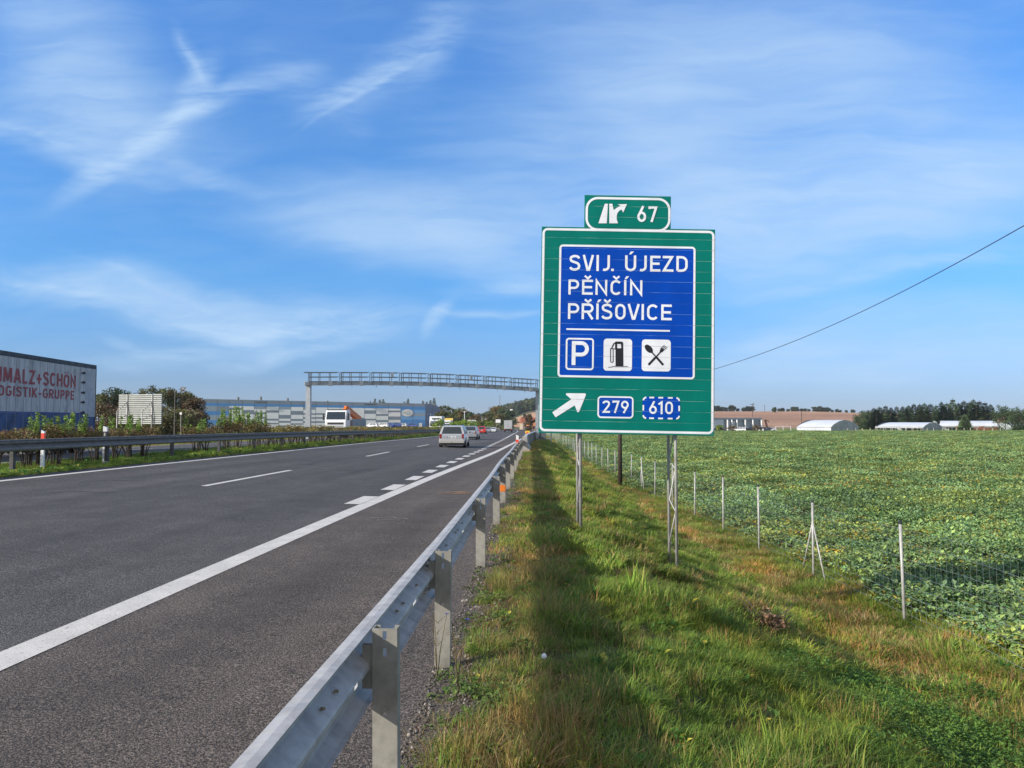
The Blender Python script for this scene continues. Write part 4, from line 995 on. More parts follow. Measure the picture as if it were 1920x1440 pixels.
# ------------------------------------------------------------------ the crop field
CR = [(.18,.295,.115), (.225,.34,.12), (.14,.25,.11), (.29,.385,.12)]
tc_ = [plant('crop_plant', 84, .31, .36, .10, CR, cropm, .03), plant('crop_plant', 84, .30, .29, .095, CR, cropm, .08), plant('crop_plant', 80, .32, .32, .10, CR, cropm, .24),
       plant('crop_plant', 420, .95, .38, .125, CR, cropm, .03), plant('crop_plant', 420, .95, .36, .125, CR, cropm, .09), plant('crop_plant', 420, .95, .36, .125, CR, cropm, .24)]
P, sc, ix = [], [], []
for (ya, yb, dens, far) in ((6, 18, 12, 0), (18, 34, 8, 0), (34, 60, 1.6, 1), (60, 110, 1.0, 1), (110, 245, .55, 1)):
    x1_ = .66*yb+6; x0_ = float(fY(yb)) - 1; n = int((yb-ya)*(x1_-x0_)*dens); ys = RNG.uniform(ya, yb, n); xs = RNG.uniform(x0_, x1_, n); fs_ = fY(ys); zs = terr(xs, ys)
    nn = .6*nz(xs*.35, ys*1.1, .22, 4)+.5*nz(xs, ys, .9, 2)+.3*nz(xs*.3, ys*2, .1, 6)
    edgeb = .55+.35*nz(xs, ys, 1.2, 8)
    for i in range(n):
        if xs[i] < fs_[i]+edgeb[i] or xs[i] > .66*ys[i]+4: continue
        k = 0 if nn[i] < .1 else 1 if nn[i] < .5 else 2
        if random.random() < .2: k = random.choice([0, 1, 2])
        P.append((xs[i], ys[i], zs[i]-.02)); sc.append(random.uniform(.75, 1.2)*(1.25 if yb > 100 else 1)); ix.append(k+3*far)
go_ = scatter('field_crop', P, sc, ix, tc_, .06); tag(go_, 'dense leafy green crop with yellowing leaves filling the field', 'crop', kind='stuff')

# ------------------------------------------------------------------ shrubs and trees
def cloud(mb, c, r, n, size, cols, flat=1.0, a=.3):
    c = Vector(c); base = jit(random.choice(cols), a)
    for i in range(n):
        d = Vector((random.gauss(0, 1), random.gauss(0, 1), random.gauss(0, 1))).normalized()*(random.random()**.45)
        p = c+Vector((d.x*r[0], d.y*r[1], d.z*r[2])); s_ = size*random.uniform(.6, 1.4)
        ax_ = Vector((random.gauss(0, 1), random.gauss(0, 1), random.gauss(0, .7))).normalized(); bx_ = ax_.orthogonal().normalized()
        if random.random() < .5: bx_ = ax_.cross(bx_)
        mb.col = jit(base, .18); mb.add([p-ax_*s_*.6, p-bx_*s_*.32+ax_*.05*s_, p+ax_*s_*.6, p+bx_*s_*.32], [(0, 1, 2, 3)])
def branchy(mb, base, top, r0, nl, spread, n=6):
    base, top = Vector(base), Vector(top); L = (top-base).length
    pts = [base.lerp(top, k/4)+Vector((random.uniform(-1, 1), random.uniform(-1, 1), 0))*L*.02*k for k in range(5)]
    mb.tube(pts, [r0*(1-.18*k) for k in range(5)], n); ends = []
    for i in range(nl):
        u = random.uniform(.25, .95); s_ = pts[0].lerp(pts[-1], u); a = random.uniform(0, 6.283); l_ = spread*random.uniform(.5, 1)*(1.15-u*.5)
        e_ = s_+Vector((math.cos(a)*l_, math.sin(a)*l_, l_*random.uniform(.35, 1))); m_ = s_.lerp(e_, .5)+Vector((0, 0, -l_*.06))
        mb.tube([s_, m_, e_], [r0*.42*(1.1-u*.6), r0*.28, r0*.1], 5); ends.append(e_)
    return ends
def tree(name, H, Wd, cols, n=2200, leafs=.22, trunk=.22, clumps=26, shape='round', r0=.16, label=None, cat='tree', group=None, loc=(0, 0, 0)):
    o = empty(name, loc, rz=random.uniform(0, 6)); tm = MB(); cm = MB()
    ends = branchy(tm, (0, 0, -.3), (random.uniform(-.04, .04)*H, random.uniform(-.04, .04)*H, H*.86), r0, 12, Wd*.42)
    for i in range(clumps):
        u = random.random(); z = H*(trunk+(1-trunk)*u)
        if shape == 'round': prof = math.sin(math.pi*min(1, max(.08, u*.92+.05)))**.6
        elif shape == 'column': prof = .55+.45*math.sin(math.pi*u)
        else: prof = (1-u)**.7
        a = random.uniform(0, 6.283); rr = Wd/2*prof*math.sqrt(random.random())*.85
        cr = Wd*random.uniform(.11, .19)*(1.1 if shape == 'round' else .9)
        cloud(cm, (rr*math.cos(a), rr*math.sin(a), min(z, H-cr*.6)), (cr, cr, cr*random.uniform(.6, .9)), n//clumps, leafs, cols)
    for e_ in ends: cloud(cm, e_, (Wd*.10,)*3, n//60, leafs, cols)
    tm.build('trunk', bark, o, smooth=True); cm.build('crown', treem, o)
    tag(o, label, cat, group); return o
def conifer(name, H, Wd, cols, n=2600, label=None, group=None, loc=(0, 0, 0), qs=.8):
    o = empty(name, loc, rz=random.uniform(0, 6)); tm = MB(); tm.tube([(0, 0, -.2), (0, 0, H*.5), (0, 0, H)], [.2, .12, .02], 8); cm = MB(); tiers = 22
    for k in range(tiers):
        u = k/tiers; z = H*(.05+.95*u); rr = Wd/2*((1-u)**.66)*(1+.12*random.uniform(-1, 1)); nb = max(4, int(13*(1-u))+3)
        for b_ in range(nb):
            a = 6.283*b_/nb+random.uniform(-.3, .3); l_ = rr*random.uniform(.65, 1.2); col = jit(random.choice(cols), .35)
            for q_ in range(max(3, n//(tiers*nb))):
                f_ = random.uniform(.25, 1); p = Vector((math.cos(a)*l_*f_, math.sin(a)*l_*f_, z-l_*f_*.28+random.uniform(-.12, .12)*H/12+ (.1*l_ if f_ > .85 else 0)))
                s_ = qs*random.uniform(.6, 1.3)*(1.1-.45*u); d = Vector((math.cos(a), math.sin(a), random.uniform(-.5, .4))).normalized(); w_ = d.orthogonal().normalized()
                mb_c = jit(col, .15); cm.col = mb_c; cm.add([p-d*s_*.5, p+w_*s_*.3, p+d*s_*.7, p-w_*s_*.3], [(0, 1, 2, 3)])
    for b_ in range(10):
        z = H*random.uniform(.88, 1.0); cm.col = jit(cols[0]); s_ = .3; a = random.uniform(0, 6); cm.add([(0, 0, z), (math.cos(a)*s_, math.sin(a)*s_, z+.18), (0, 0, z+.35)], [(0, 1, 2)])
    tm.build('trunk', bark, o, smooth=True); cm.build('crown', treem, o); tag(o, label, 'tree', group); return o
DG = [(.065,.10,.04), (.085,.12,.045), (.05,.08,.032)]
OL = [(.12,.14,.045), (.15,.15,.05), (.10,.125,.04), (.17,.14,.05)]
AU = [(.20,.13,.04), (.15,.13,.04), (.10,.12,.035)]
YG = [(.19,.26,.03), (.22,.29,.04), (.15,.22,.03)]
RU = [(.15,.10,.05), (.13,.09,.045), (.12,.11,.045)]
ORD = 'first second third fourth fifth sixth seventh eighth ninth tenth eleventh twelfth thirteenth fourteenth fifteenth sixteenth seventeenth eighteenth nineteenth twentieth twenty-first twenty-second twenty-third twenty-fourth twenty-fifth twenty-sixth twenty-seventh twenty-eighth twenty-ninth'.split()
# hedge shrubs planted on the median
def shrub(H, W_, low, high, n=900, shoots=5, lab=None, cat='shrub', grp=None, loc=(0,0,0), name='hedge_shrub', leafs=.055):
    o = empty(name, loc, rz=random.uniform(0, 6)); tm = MB(); cm = MB()
    for i in range(9):
        a = random.uniform(0, 6.283); r = .18*random.random(); e_ = (math.cos(a)*W_*.34*random.random(), math.sin(a)*W_*.34*random.random(), H*random.uniform(.6, .85))
        tm.tube([(r*math.cos(a), r*math.sin(a), -.1), (e_[0]*.45, e_[1]*.45, e_[2]*.5), e_], [.024, .018, .008], 5)
        for k in range(4):
            b_ = random.uniform(0, 6.283); f_ = random.uniform(.45, .95); s_ = Vector(e_)*f_; l_ = random.uniform(.2, .42); tm.tube([s_, s_+Vector((math.cos(b_)*l_, math.sin(b_)*l_, l_*random.uniform(.3, 1.1)))], [.008, .003], 4)
    for i in range(16):
        a = random.uniform(0, 6.283); rr = W_*.42*math.sqrt(random.random()); z = H*random.uniform(.62, .98)
        cloud(cm, (rr*math.cos(a), rr*math.sin(a), z), (W_*.17, W_*.17, H*.15), n//16, leafs, low)
    for i in range(shoots):
        a = random.uniform(0, 6.283); rr = W_*.33*math.sqrt(random.random()); x_, y_ = rr*math.cos(a), rr*math.sin(a); hs = H*random.uniform(.25, .62)
        tm.tube([(x_, y_, H*.6), (x_+.05, y_, H+hs)], [.007, .003], 4)
        for k in range(5): cloud(cm, (x_+.05*k/5, y_, H*.85+hs*(k+.6)/5), (.11-.013*k, .11-.013*k, hs*.12), 16, leafs*1.15, high)
    tm.build('stems', bark, o); cm.build('foliage', treem, o); tag(o, lab, cat, grp); return o
BR = [(.20,.13,.06), (.17,.14,.05), (.14,.09,.045), (.20,.17,.055), (.12,.12,.04)]
HG = [(.19,.29,.06), (.23,.33,.07), (.16,.24,.05)]
def med(u, y): x = u+float(cY(y)); return (x, y, tz(x, y)-.02)
protos = [shrub(1.12, 1.6, BR, HG, 1700, 2, 'brown leafy hedge shrub at the left edge of the median row', loc=med(-15.6, 21.6)),
          shrub(1.12, 1.6, BR, HG, 1600, 11, 'hedge shrub with bright green upright shoots in front of the lorry trailer', loc=med(-15.5, 22.8)),
          shrub(1.14, 1.6, BR, HG, 1600, 10, 'hedge shrub with green shoots before the rear end of the lorry trailer', loc=med(-15.5, 24.0)),
          shrub(1.12, 1.5, BR+[(.16,.12,.04)], HG, 1500, 6, 'russet hedge shrub beside the black banded marker post', loc=med(-15.5, 26.1))]
hed = [(-15.6, 20.4, 0, 'brown hedge shrub cut off by the left border of the picture', None), (-15.5, 22.2, 0, 'brown shrub behind the leaning marker post', None),
       (-15.5, 24.9, 0, 'low brown shrub at the rear corner of the lorry trailer', None),
       (-15.6, 27.2, 2, 'shrub with green tips in front of the corrugated sign back', None), (-15.6, 28.3, 0, 'dry brown shrub right of the corrugated sign back', None),
       (-15.4, 32.4, 3, 'solitary rounded shrub with green shoots between two hedge gaps', None),
       (-15.5, 36.0, 2, 'shrub with tall pale shoots before the left part of the warehouse', None), (-15.5, 37.4, 2, 'dense shrub with pale shoots covering the white warehouse panels', None), (-15.5, 39.2, 1, 'shrub with loose green shoots left of the gantry column', None), (-15.5, 40.6, 2, 'last hedge shrub with tall shoots before the hedge turns low', None), (-15.5, 33.6, 0, 'brown shrub beside the second hedge gap', None)]
lowp_l = None
for (u, y, k, lb, gp) in hed:
    o = copy_tree(protos[k]); o.location = med(u, y); o.rotation_euler.z = random.uniform(0, 6); o['label'] = lb
    s_ = random.uniform(.95, 1.12); o.scale = (s_, s_, s_*(1.25 if 35 < y < 41 else 1))
y = 42.0; lowp = [shrub(1.12, 1.7, [(.19,.18,.055), (.15,.17,.05), (.24,.19,.06)], HG, 900, 0, 'first low olive shrub right of the tall clump beside the gantry column', grp='low shrubs of the long median hedge', loc=med(-15.5, 42.0), leafs=.08),
                  shrub(1.12, 1.7, [(.22,.15,.06), (.17,.17,.05), (.28,.21,.07)], HG, 900, 0, 'second low olive shrub right of the tall clump beside the gantry column', grp='low shrubs of the long median hedge', loc=med(-15.5, 43.4), leafs=.08)]
y = 44.8; hcount = 0
while y < 170:
    o = copy_tree(random.choice(lowp)); hcount += 1; o['label'] = (ORD[hcount+1]+' low olive shrub counted rightward from the tall clump beside the gantry column') if hcount < 26 else 'low trimmed olive shrub in the far end of the median hedge'; o.location = med(-15.5, y); o.rotation_euler.z = random.uniform(0, 6); s_ = random.uniform(.85, 1.1); o.scale = (s_*1.1, s_*1.1, s_); y += 1.5 if y < 90 else 2.4
def px_tree(px, D, top_y, *a, **k):
    p = at(px, 789, D); p.z = tz(p.x, p.y)-.2; H_ = at(px, top_y, D).z-p.z; return p, H_
# bright yellow green bushes on the median further on
ybs = [(823, 118, 788), (846, 145, 793), (855, 155, 791), (864, 168, 790), (874, 185, 791), (884, 208, 790), (893, 232, 791), (903, 262, 790), (912, 300, 791), (919, 345, 792), (924, 390, 792)]
yp = None
for i, (px, D, ty) in enumerate(ybs):
    p, H_ = px_tree(px, D, ty); 
    lb = 'bright yellow green bush in front of the white lorry on the median' if i == 0 else 'yellow green bush in the distant median planting'
    if yp is None or i == 0: o = tree('median_bush', H_, 3.4, YG, 900, .2, .05, 18, 'round', .04, lb, 'bush', None, p); yp = o; yH = H_
    else: o = copy_tree(yp); o.location = p; s_ = H_/yH; o.scale = (1.5, 1.5, s_); o['label'] = ORD[i-1]+' yellow green bush from the left in the distant median planting'; o['group'] = 'yellow green bushes on the distant median'; o.rotation_euler.z = i
ORD = 'first second third fourth fifth sixth seventh eighth ninth tenth eleventh twelfth thirteenth fourteenth fifteenth sixteenth seventeenth eighteenth nineteenth twentieth twenty-first twenty-second twenty-third twenty-fourth twenty-fifth twenty-sixth twenty-seventh twenty-eighth'.split()
# trees behind the corrugated sign back, left
lt = [(190, 118, 737, 6, OL, 'small bushy tree directly right of the lorry trailer'), (213, 120, 727, 6, DG, 'slender dark tree left of the corrugated sign back'), (238, 125, 737, 6.5, OL, 'olive tree hidden behind the corrugated sign back'),
      (264, 122, 739, 6, OL, 'lower tree behind the middle of the corrugated sign back'), (292, 118, 724, 6.5, OL, 'tallest rounded tree at the right edge of the corrugated sign back'), (316, 120, 729, 6, AU, 'yellowing tree beside the thin lamp post'),
      (343, 122, 735, 6, OL, 'olive brown tree between lamp post and warehouse'), (366, 120, 746, 5.5, RU, 'reddish brown low tree at the left corner of the warehouse'), (200, 100, 760, 6, RU, 'dark reddish thicket at the rear corner of the lorry trailer'), (330, 104, 768, 6, OL, 'low olive thicket below the lamp post'), (355, 108, 770, 5, RU, 'low russet thicket before the warehouse corner')]
for (px, D, ty, Wd, cols, lb) in lt:
    p, H_ = px_tree(px, D, ty); tree('leafy_tree', H_, Wd, cols, 3200, .26, .08, 34, 'round', .1, lb, 'tree', None, p)
# poplars and tree tops behind the warehouse
pp = None
for i, (px, ty) in enumerate([(607, 752), (614, 750), (621, 752), (703, 746), (712, 748), (718, 747), (694, 751), (758, 752), (765, 746), (793, 750), (800, 752), (807, 749), (814, 745)]):
    p, H_ = px_tree(px, 470, ty)
    if pp is None: pp = conifer('poplar_tree', H_, 6.2, OL, 3000, 'narrow poplar crown showing above the warehouse roof', 'poplars behind the warehouse', p); pH = H_
    else: o = copy_tree(pp); o.location = p; o.scale = (1.05, 1.05, H_/pH); o.rotation_euler.z = i*1.3; o['label'] = ORD[i]+' poplar top from the left above the warehouse roof'
# trees along the motorway ahead, between warehouse and hill
mids = [(838, 300, 762, 9, OL, 'olive tree at the right end of the warehouse'), (850, 330, 768, 9, DG, 'dark tree right of the warehouse side wall'), (862, 320, 765, 10, AU, 'yellowing autumn tree beyond the white lorries'), (876, 340, 773, 9, DG, 'dark low tree left of the overpass'),
        (892, 250, 780, 6, RU, 'rusty coloured bush before the overpass'), (880, 260, 777, 7, DG, 'green bush by the pale pole before the overpass'), (930, 360, 762, 11, AU, 'large yellowing tree right of the overpass'), (945, 350, 766, 10, DG, 'dark leafy tree behind the grey lorry'), (938, 340, 776, 9, OL, 'olive bush behind the grey lorry'),
        (918, 350, 772, 8, OL, 'olive tree at the end of the overpass'), (993, 330, 776, 5, RU, 'reddish bush near the gantry foot'), (985, 520, 776, 6, DG, 'small round tree on the brown slope'), (829, 280, 770, 7, OL, 'low olive tree at the warehouse corner'), (955, 380, 770, 9, DG, 'dark tree beside the brown slope')]
for (px, D, ty, Wd, cols, lb) in mids:
    p, H_ = px_tree(px, D, ty); tree('roadside_tree', H_, Wd, cols, 1800, .55, .06, 26, 'round', .16, lb, 'tree', None, p)
# row of spruces on the right
sp = [conifer('spruce_tree', 12, 7., DG, 3400), conifer('spruce_tree', 12, 6.2, [(.05,.085,.035), (.04,.07,.028)], 3000), conifer('spruce_tree', 12, 7.6, [(.065,.085,.03), (.045,.07,.025)], 3200)]
row = [(1628, 771), (1639, 766), (1650, 764), (1661, 762), (1671, 764), (1682, 762), (1693, 763), (1704, 759), (1714, 757), (1725, 759), (1734, 756), (1745, 757), (1756, 758), (1766, 754), (1776, 756), (1787, 750), (1798, 755), (1808, 752), (1818, 754), (1826, 747), (1837, 752), (1848, 753), (1858, 757), (1644, 768), (1700, 764), (1770, 760), (1831, 757)]
sprow = []
for i, (px, ty) in enumerate(row):
    D = 300 if i < 23 else 290; p, H_ = px_tree(px, D+random.uniform(-4, 4), ty); o = sp[i] if i < 3 else copy_tree(sp[i % 3])
    o.location = p; s_ = H_/12; k = 1.12; o.scale = (k*random.uniform(.85, 1.1), k*random.uniform(.9, 1.15), s_*random.uniform(.96, 1.05)); o.rotation_euler.z = random.uniform(0, 6)
    o['label'] = ((ORD[i]+' dark spruce from the left in the row behind the white greenhouses') if i < 23 else 'shorter spruce at the foot of the row, '+['behind the left tunnel end', 'behind the tunnel middle', 'behind the tunnel gable', 'behind the lone spruce'][i-23]); o['group'] = 'spruces in the row behind the greenhouses'; o['category'] = 'tree'
    if (px, ty) == (1826, 747): o['label'] = 'tallest dark spruce near the right end of the row'; del o['group']
p, H_ = px_tree(1809, 228, 777); o = conifer('spruce_tree', H_, 5.0, DG, 2600, 'lone low dark spruce standing before the far greenhouse', None, p)
for (px, D, ty, Wd, lb) in [(1884, 236, 764, 9, 'rounded dark tree right of the spruce row'), (1903, 232, 770, 8.5, 'dark bushy tree at the right border above the field'), (1926, 234, 769, 9, 'dark tree cut by the right border of the picture'), (1612, 300, 779, 8, 'small round dark tree at the left end of the spruce row'), (1624, 296, 770, 8, 'rounded dark tree leading the spruce row'), (1583, 246, 798, 3, 'small brown bush at the greenhouse gable')]:
    p, H_ = px_tree(px, D, ty); tree('leafy_tree', H_, Wd, DG if 'brown' not in lb else RU, 2400, .34, .05, 30, 'round', .14, lb, 'tree', None, p)
# little trees on the ridge
rp = [tree('ridge_tree', 7, 8, [(.07,.09,.05), (.08,.095,.055)], 1500, .95, .04, 40, 'round', .2), tree('ridge_tree', 7, 7, [(.065,.085,.045)], 1400, .95, .05, 36, 'round', .2)]
rt = [(1338, 761), (1346, 761), (1354, 763), (1361, 764), (1372, 760), (1384, 766), (1396, 764), (1403, 762), (1409, 762), (1452, 764), (1462, 766), (1468, 765), (1478, 768), (1487, 763), (1493, 763), (1503, 766), (1510, 766), (1517, 768), (1528, 763), (1537, 762), (1545, 764), (1552, 764), (1560, 769), (1570, 767), (1576, 769), (1587, 769), (1599, 768)]
for i, (px, ty) in enumerate(rt):
    p, H_ = px_tree(px, 735, ty); o = rp[i] if i < 2 else copy_tree(rp[i % 2]); o.location = p; H_ = max(H_, 3); s_ = H_/7; o.scale = (s_*1.15, s_*1.15, s_); o.rotation_euler.z = i*1.7
    tag(o, ORD[i]+' small tree from the left on the skyline of the brown hillside', 'tree', 'trees on the skyline of the brown hill')
for (px, D, ty, lb) in [(1452, 600, 769, 'small tree standing alone halfway up the brown field')]:
    p, H_ = px_tree(px, D, ty); tree('roadside_tree', max(H_, 4), 4, DG, 500, .6, .1, 12, 'round', .15, lb, 'tree', None, p)
# wooded hill
ft = []
for k, cols in enumerate((DG, [(.055,.075,.03), (.07,.08,.03)], OL)):
    cm = MB()
    for i in range(14): a = random.uniform(0, 6.283); r = 3.4*math.sqrt(random.random()); cloud(cm, (r*math.cos(a), r*math.sin(a), random.uniform(2.5, 9.5)), (1.9, 1.9, 1.7), 22, 1.3, cols)
    o = cm.build('woodland_tree', treem); COL.objects.unlink(o); ft.append(o)
P, sc, ix = [], [], []
for i in range(9000):
    D = random.uniform(900, 1350); q = random.uniform(-.32, .02); x = q*D
    if nz(x, D, .012, 3) < -.55 and D < 960: continue
    P.append((x, D, tz(x, D)-.5)); sc.append(random.uniform(.8, 1.35)); ix.append(random.choice([0, 0, 1, 1, 2]))
for i in range(900):
    D = random.uniform(640, 900); q = random.uniform(-.3, -.13); x = q*D; P.append((x, D, tz(x, D)-.5)); sc.append(random.uniform(.6, .95)); ix.append(random.choice([0, 1, 2]))
go_ = scatter('wooded_hill', P, sc, ix, ft, .03); tag(go_, 'dark dense wood covering the distant hill above the motorway', 'wood', kind='stuff')
# small plants and litter on the bank
def chicory(p, lb):
    o = empty('chicory_plant', p); tag(o, lb, 'wildflower'); mb = MB(); 
    for i in range(3):
        a = i*2.1; mb.tube([(0, 0, 0), (.02*math.cos(a), .02*math.sin(a), .2), (.06*math.cos(a), .06*math.sin(a), .42)], [.003, .0025, .0015], 4)
        for k in range(5): z_ = .08+.07*k; mb.tube([(.01*math.cos(a), .01*math.sin(a), z_), (.05*math.cos(a+k), .05*math.sin(a+k), z_+.05)], [.002, .001], 3)
    mb.build('stem', mat('dry_stem', (.14, .11, .05), .9), o); mb = MB()
    for i in range(12): a = i*.5236; leaf(mb, (.06, 0, .42), a, .25, .019, .006, (.16, .20, .75), .1)
    mb.build('flower', mat('chicory_petal', (.16, .22, .80), .6), o)
for px, D, lb in ((820, 4.9, 'blue flowered wild stalk growing against the second guardrail post'), (858, 4.7, 'single small blue flower on a dry stalk beside the gravel')):
    p = at(px, 1200, D); chicory((p.x, p.y, tz(p.x, p.y)), lb)
def rock(name, p, r, m, lb, cat):
    bm = bmesh.new(); bmesh.ops.create_icosphere(bm, subdivisions=3, radius=1)
    for v_ in bm.verts: n_ = v_.co.copy(); k = 1+.18*math.sin(n_.x*4+1)*math.cos(n_.y*5)+.1*math.sin(n_.z*9+n_.x*3); v_.co = Vector((n_.x*r[0], n_.y*r[1], n_.z*r[2]))*k
    mb = MB(); mb.bm(bm); o = mb.build(name, m, smooth=True); o.location = p; tag(o, lb, cat); return o
p = at(1160, 1007, 12.4); rock('pale_stone', (p.x, p.y, tz(p.x, p.y)+.10), (.055, .05, .075), mat('sandstone', (.55, .38, .22), .8, 0, (20, .2)), 'pale tan stone lying in the grass between the sign posts', 'stone')
p = at(1020, 1245, 5.0); rock('crumpled_paper', (p.x, p.y, tz(p.x, p.y)+.12), (.018, .015, .018), white_paint, 'crumpled white scrap of paper in the grass', 'litter')
p = at(1440, 1140, 9.6); o = shrub(.28, .5, [(.22,.13,.07), (.16,.09,.05)], [(.3,.2,.12)], 420, 3, 'dried brown thistle clump on the bank before the fence', 'wild plant', None, (p.x, p.y, tz(p.x, p.y)-.06), 'thistle_plant', .03)
# bare earth by the left sign post
#PART4
# ------------------------------------------------------------------ cars
def wheel(parent, x, y, r, w, name='wheel'):
    mb = MB(); bm = bmesh.new(); bmesh.ops.create_cone(bm, cap_ends=True, segments=20, radius1=r, radius2=r, depth=w, matrix=Matrix.Rotation(rad(90), 4, 'Y'))
    bmesh.ops.bevel(bm, geom=[e for e in bm.edges if abs(e.verts[0].co.x-e.verts[1].co.x) < 1e-4], offset=.025, segments=2, affect='EDGES'); mb.bm(bm)
    o = mb.build('wheel', black, parent, smooth=False, loc=(x, y, r)); s_ = 1 if x > 0 else -1
    mb = MB(); mb.cyl((s_*(w/2+.002), 0, 0), r*.62, .012, 'x', 16)
    for k in range(5): a = k*1.2566; mb.box(s_*(w/2)+(-.004 if s_ < 0 else .0)-.0, s_*(w/2)+s_*.016 if s_ > 0 else s_*(w/2)+.0, math.cos(a)*r*.35-.03, math.cos(a)*r*.35+.03, math.sin(a)*r*.35-.03, math.sin(a)*r*.35+.03) if s_ > 0 else None
    mb.build('rim', mat('wheel_rim', (.42, .43, .45), .35, .6), o); return o
def car(label, group, loc, rz, paint, style='wagon', L=4.5, Wd=1.72, Hh=1.46, name='car', plate_=True):
    o = empty(name, loc, rz); hw = Wd/2; hl = L/2
    zb = .92 if style != 'suv' else 1.05
    # lower body: loft of cross sections rear (y=-hl) to front (y=hl)
    hood = .86; deck = {'wagon': .91, 'sedan': 1.0, 'hatch': .95, 'suv': 1.05}[style]
    st_ = [(-hl, .42, .84, .80, .86), (-hl+.10, .30, .94, deck-.03, .95), (-hl+.5, .24, .985, deck, .985), (-.6, .20, 1., .95, 1.), (.6, .20, 1., .93, 1.), (hl-1.15, .20, .99, .90, .99), (hl-.5, .24, .965, .80, .95), (hl-.12, .30, .90, .66, .88), (hl, .40, .78, .56, .74)]
    mb = MB(); v = []; n = 12
    for (y, z0_, wb, zt, wt) in st_:
        W0 = hw*wb; W1 = hw*wt*.93
        sec = [(-W0*.86, z0_), (-W0*.97, z0_+.10), (-W0, z0_+.28), (-W0*.985, (z0_+zt)/2+.08), (-W1, zt-.05), (-W1*.9, zt), (W1*.9, zt), (W1, zt-.05), (W0*.985, (z0_+zt)/2+.08), (W0, z0_+.28), (W0*.97, z0_+.10), (W0*.86, z0_)]
        v += [(x, y, z) for x, z in sec]
    f = [(i*n+k, i*n+(k+1) % n, (i+1)*n+(k+1) % n, (i+1)*n+k) for i in range(len(st_)-1) for k in range(n)]
    f += [list(range(n))[::-1], list(range((len(st_)-1)*n, len(st_)*n))]; mb.add(v, f)
    # cabin
    rb, rt, ft_, fb = {'wagon': (-hl+.10, -hl+.48, .35, 1.05), 'sedan': (-hl+.75, -hl+1.45, .35, 1.1), 'hatch': (-hl+.10, -hl+.65, .30, 1.0), 'suv': (-hl+.08, -hl+.30, .45, 1.1)}[style]
    zc = deck-.06; W0 = hw*.93; W1 = hw*.72
    def cab(u, y0_, y1_): return None
    secs = [(zc, W0, rb, fb), (zc+(Hh-zc)*.45, hw*.845, rb+(rt-rb)*.42, fb+(ft_-fb)*.45), (Hh-.06, hw*.735, rb+(rt-rb)*.9, fb+(ft_-fb)*.93), (Hh, hw*.62, rt+.12, ft_-.12)]
    v = []
    for (z, w_, y0_, y1_) in secs: v += [(-w_, y0_, z), (w_, y0_, z), (w_, y1_, z), (-w_, y1_, z)]
    f = [(i*4+k, i*4+(k+1) % 4, (i+1)*4+(k+1) % 4, (i+1)*4+k) for i in range(3) for k in range(4)]+[(12, 13, 14, 15)]
    mb.add(v, f)
    body_ = mb.build('body', paint, o, smooth=False)
    md = body_.modifiers.new('round', 'BEVEL'); md.width = .035; md.segments = 3; md.limit_method = 'ANGLE'; md.angle_limit = rad(25)
    # glass, offset slightly outwards from the cabin faces
    def face(side, u0, u1, t0, t1, off=.012):
        """bilinear patch on the lower two cabin rings; t along height 0..1"""
        def ring_(t):
            tt = t*2; i = min(int(tt), 1); k = tt-i; a, b_ = secs[i], secs[i+1]; return [a[j]+(b_[j]-a[j])*k for j in range(4)]
        out = []
        for (u, t) in ((u0, t0), (u1, t0), (u1, t1), (u0, t1)):
            z, w_, y0_, y1_ = ring_(t)
            if side == 'rear': out.append((-w_+2*w_*u, y0_-off, z))
            elif side == 'front': out.append((-w_+2*w_*u, y1_+off, z))
            elif side == 'right': out.append((w_+off, y0_+(y1_-y0_)*u, z))
            else: out.append((-w_-off, y0_+(y1_-y0_)*u, z))
        return out
    for sd, segs in (('rear', [(.09, .91)]), ('front', [(.06, .94)]), ('right', [(.05, .26), (.29, .55), (.58, .90)] if style in ('wagon', 'suv') else [(.10, .46), (.49, .86)]), ('left', [(.05, .26), (.29, .55), (.58, .90)] if style in ('wagon', 'suv') else [(.10, .46), (.49, .86)])):
        mb = MB()
        for (a, b_) in segs:
            lo = face(sd, a, b_, .10, .5); hi = face(sd, a, b_, .5, .93); mb.quad(*lo); mb.quad(*hi)
        mb.build('rear_window' if sd == 'rear' else 'windscreen' if sd == 'front' else 'side_windows', glass, o)
    dz = deck
    for s_ in (-1, 1):
        mb = MB(); mb.box(s_*hw*.82-.07, s_*hw*.82+.07, -hl-.012, -hl+.25, .60 if style == 'wagon' else .66, dz-.02 if style == 'wagon' else dz-.10, .02); mb.build('tail_light', mat('tail_light_red', (.28, .018, .015), .25, 0, (9, .5)), o)
        mb = MB(); mb.box(s_*hw*.70-.17, s_*hw*.70+.17, hl-.25, hl-.02, .55, .68, .02); mb.build('headlight', white_paint, o)
        mb = MB(); mb.box(s_*(hw+.09)-.08, s_*(hw+.09)+.08, .62, .74, zc+.02, zc+.17, .025); mb.build('mirror', paint, o)
    mb = MB(); mb.box(-hw*.93, hw*.93, -hl-.05, -hl+.16, .30, .52, .03); mb.box(-hw*.93, hw*.93, hl-.18, hl+.04, .26, .48, .03); mb.build('bumper', paint if style != 'wagon' else mat('silver_bumper', (.42, .41, .39), .45, .3), o)
    mb = MB(); mb.box(-hw*.9, hw*.9, -hl+.02, hl-.1, .16, .30); mb.build('underbody', black, o)
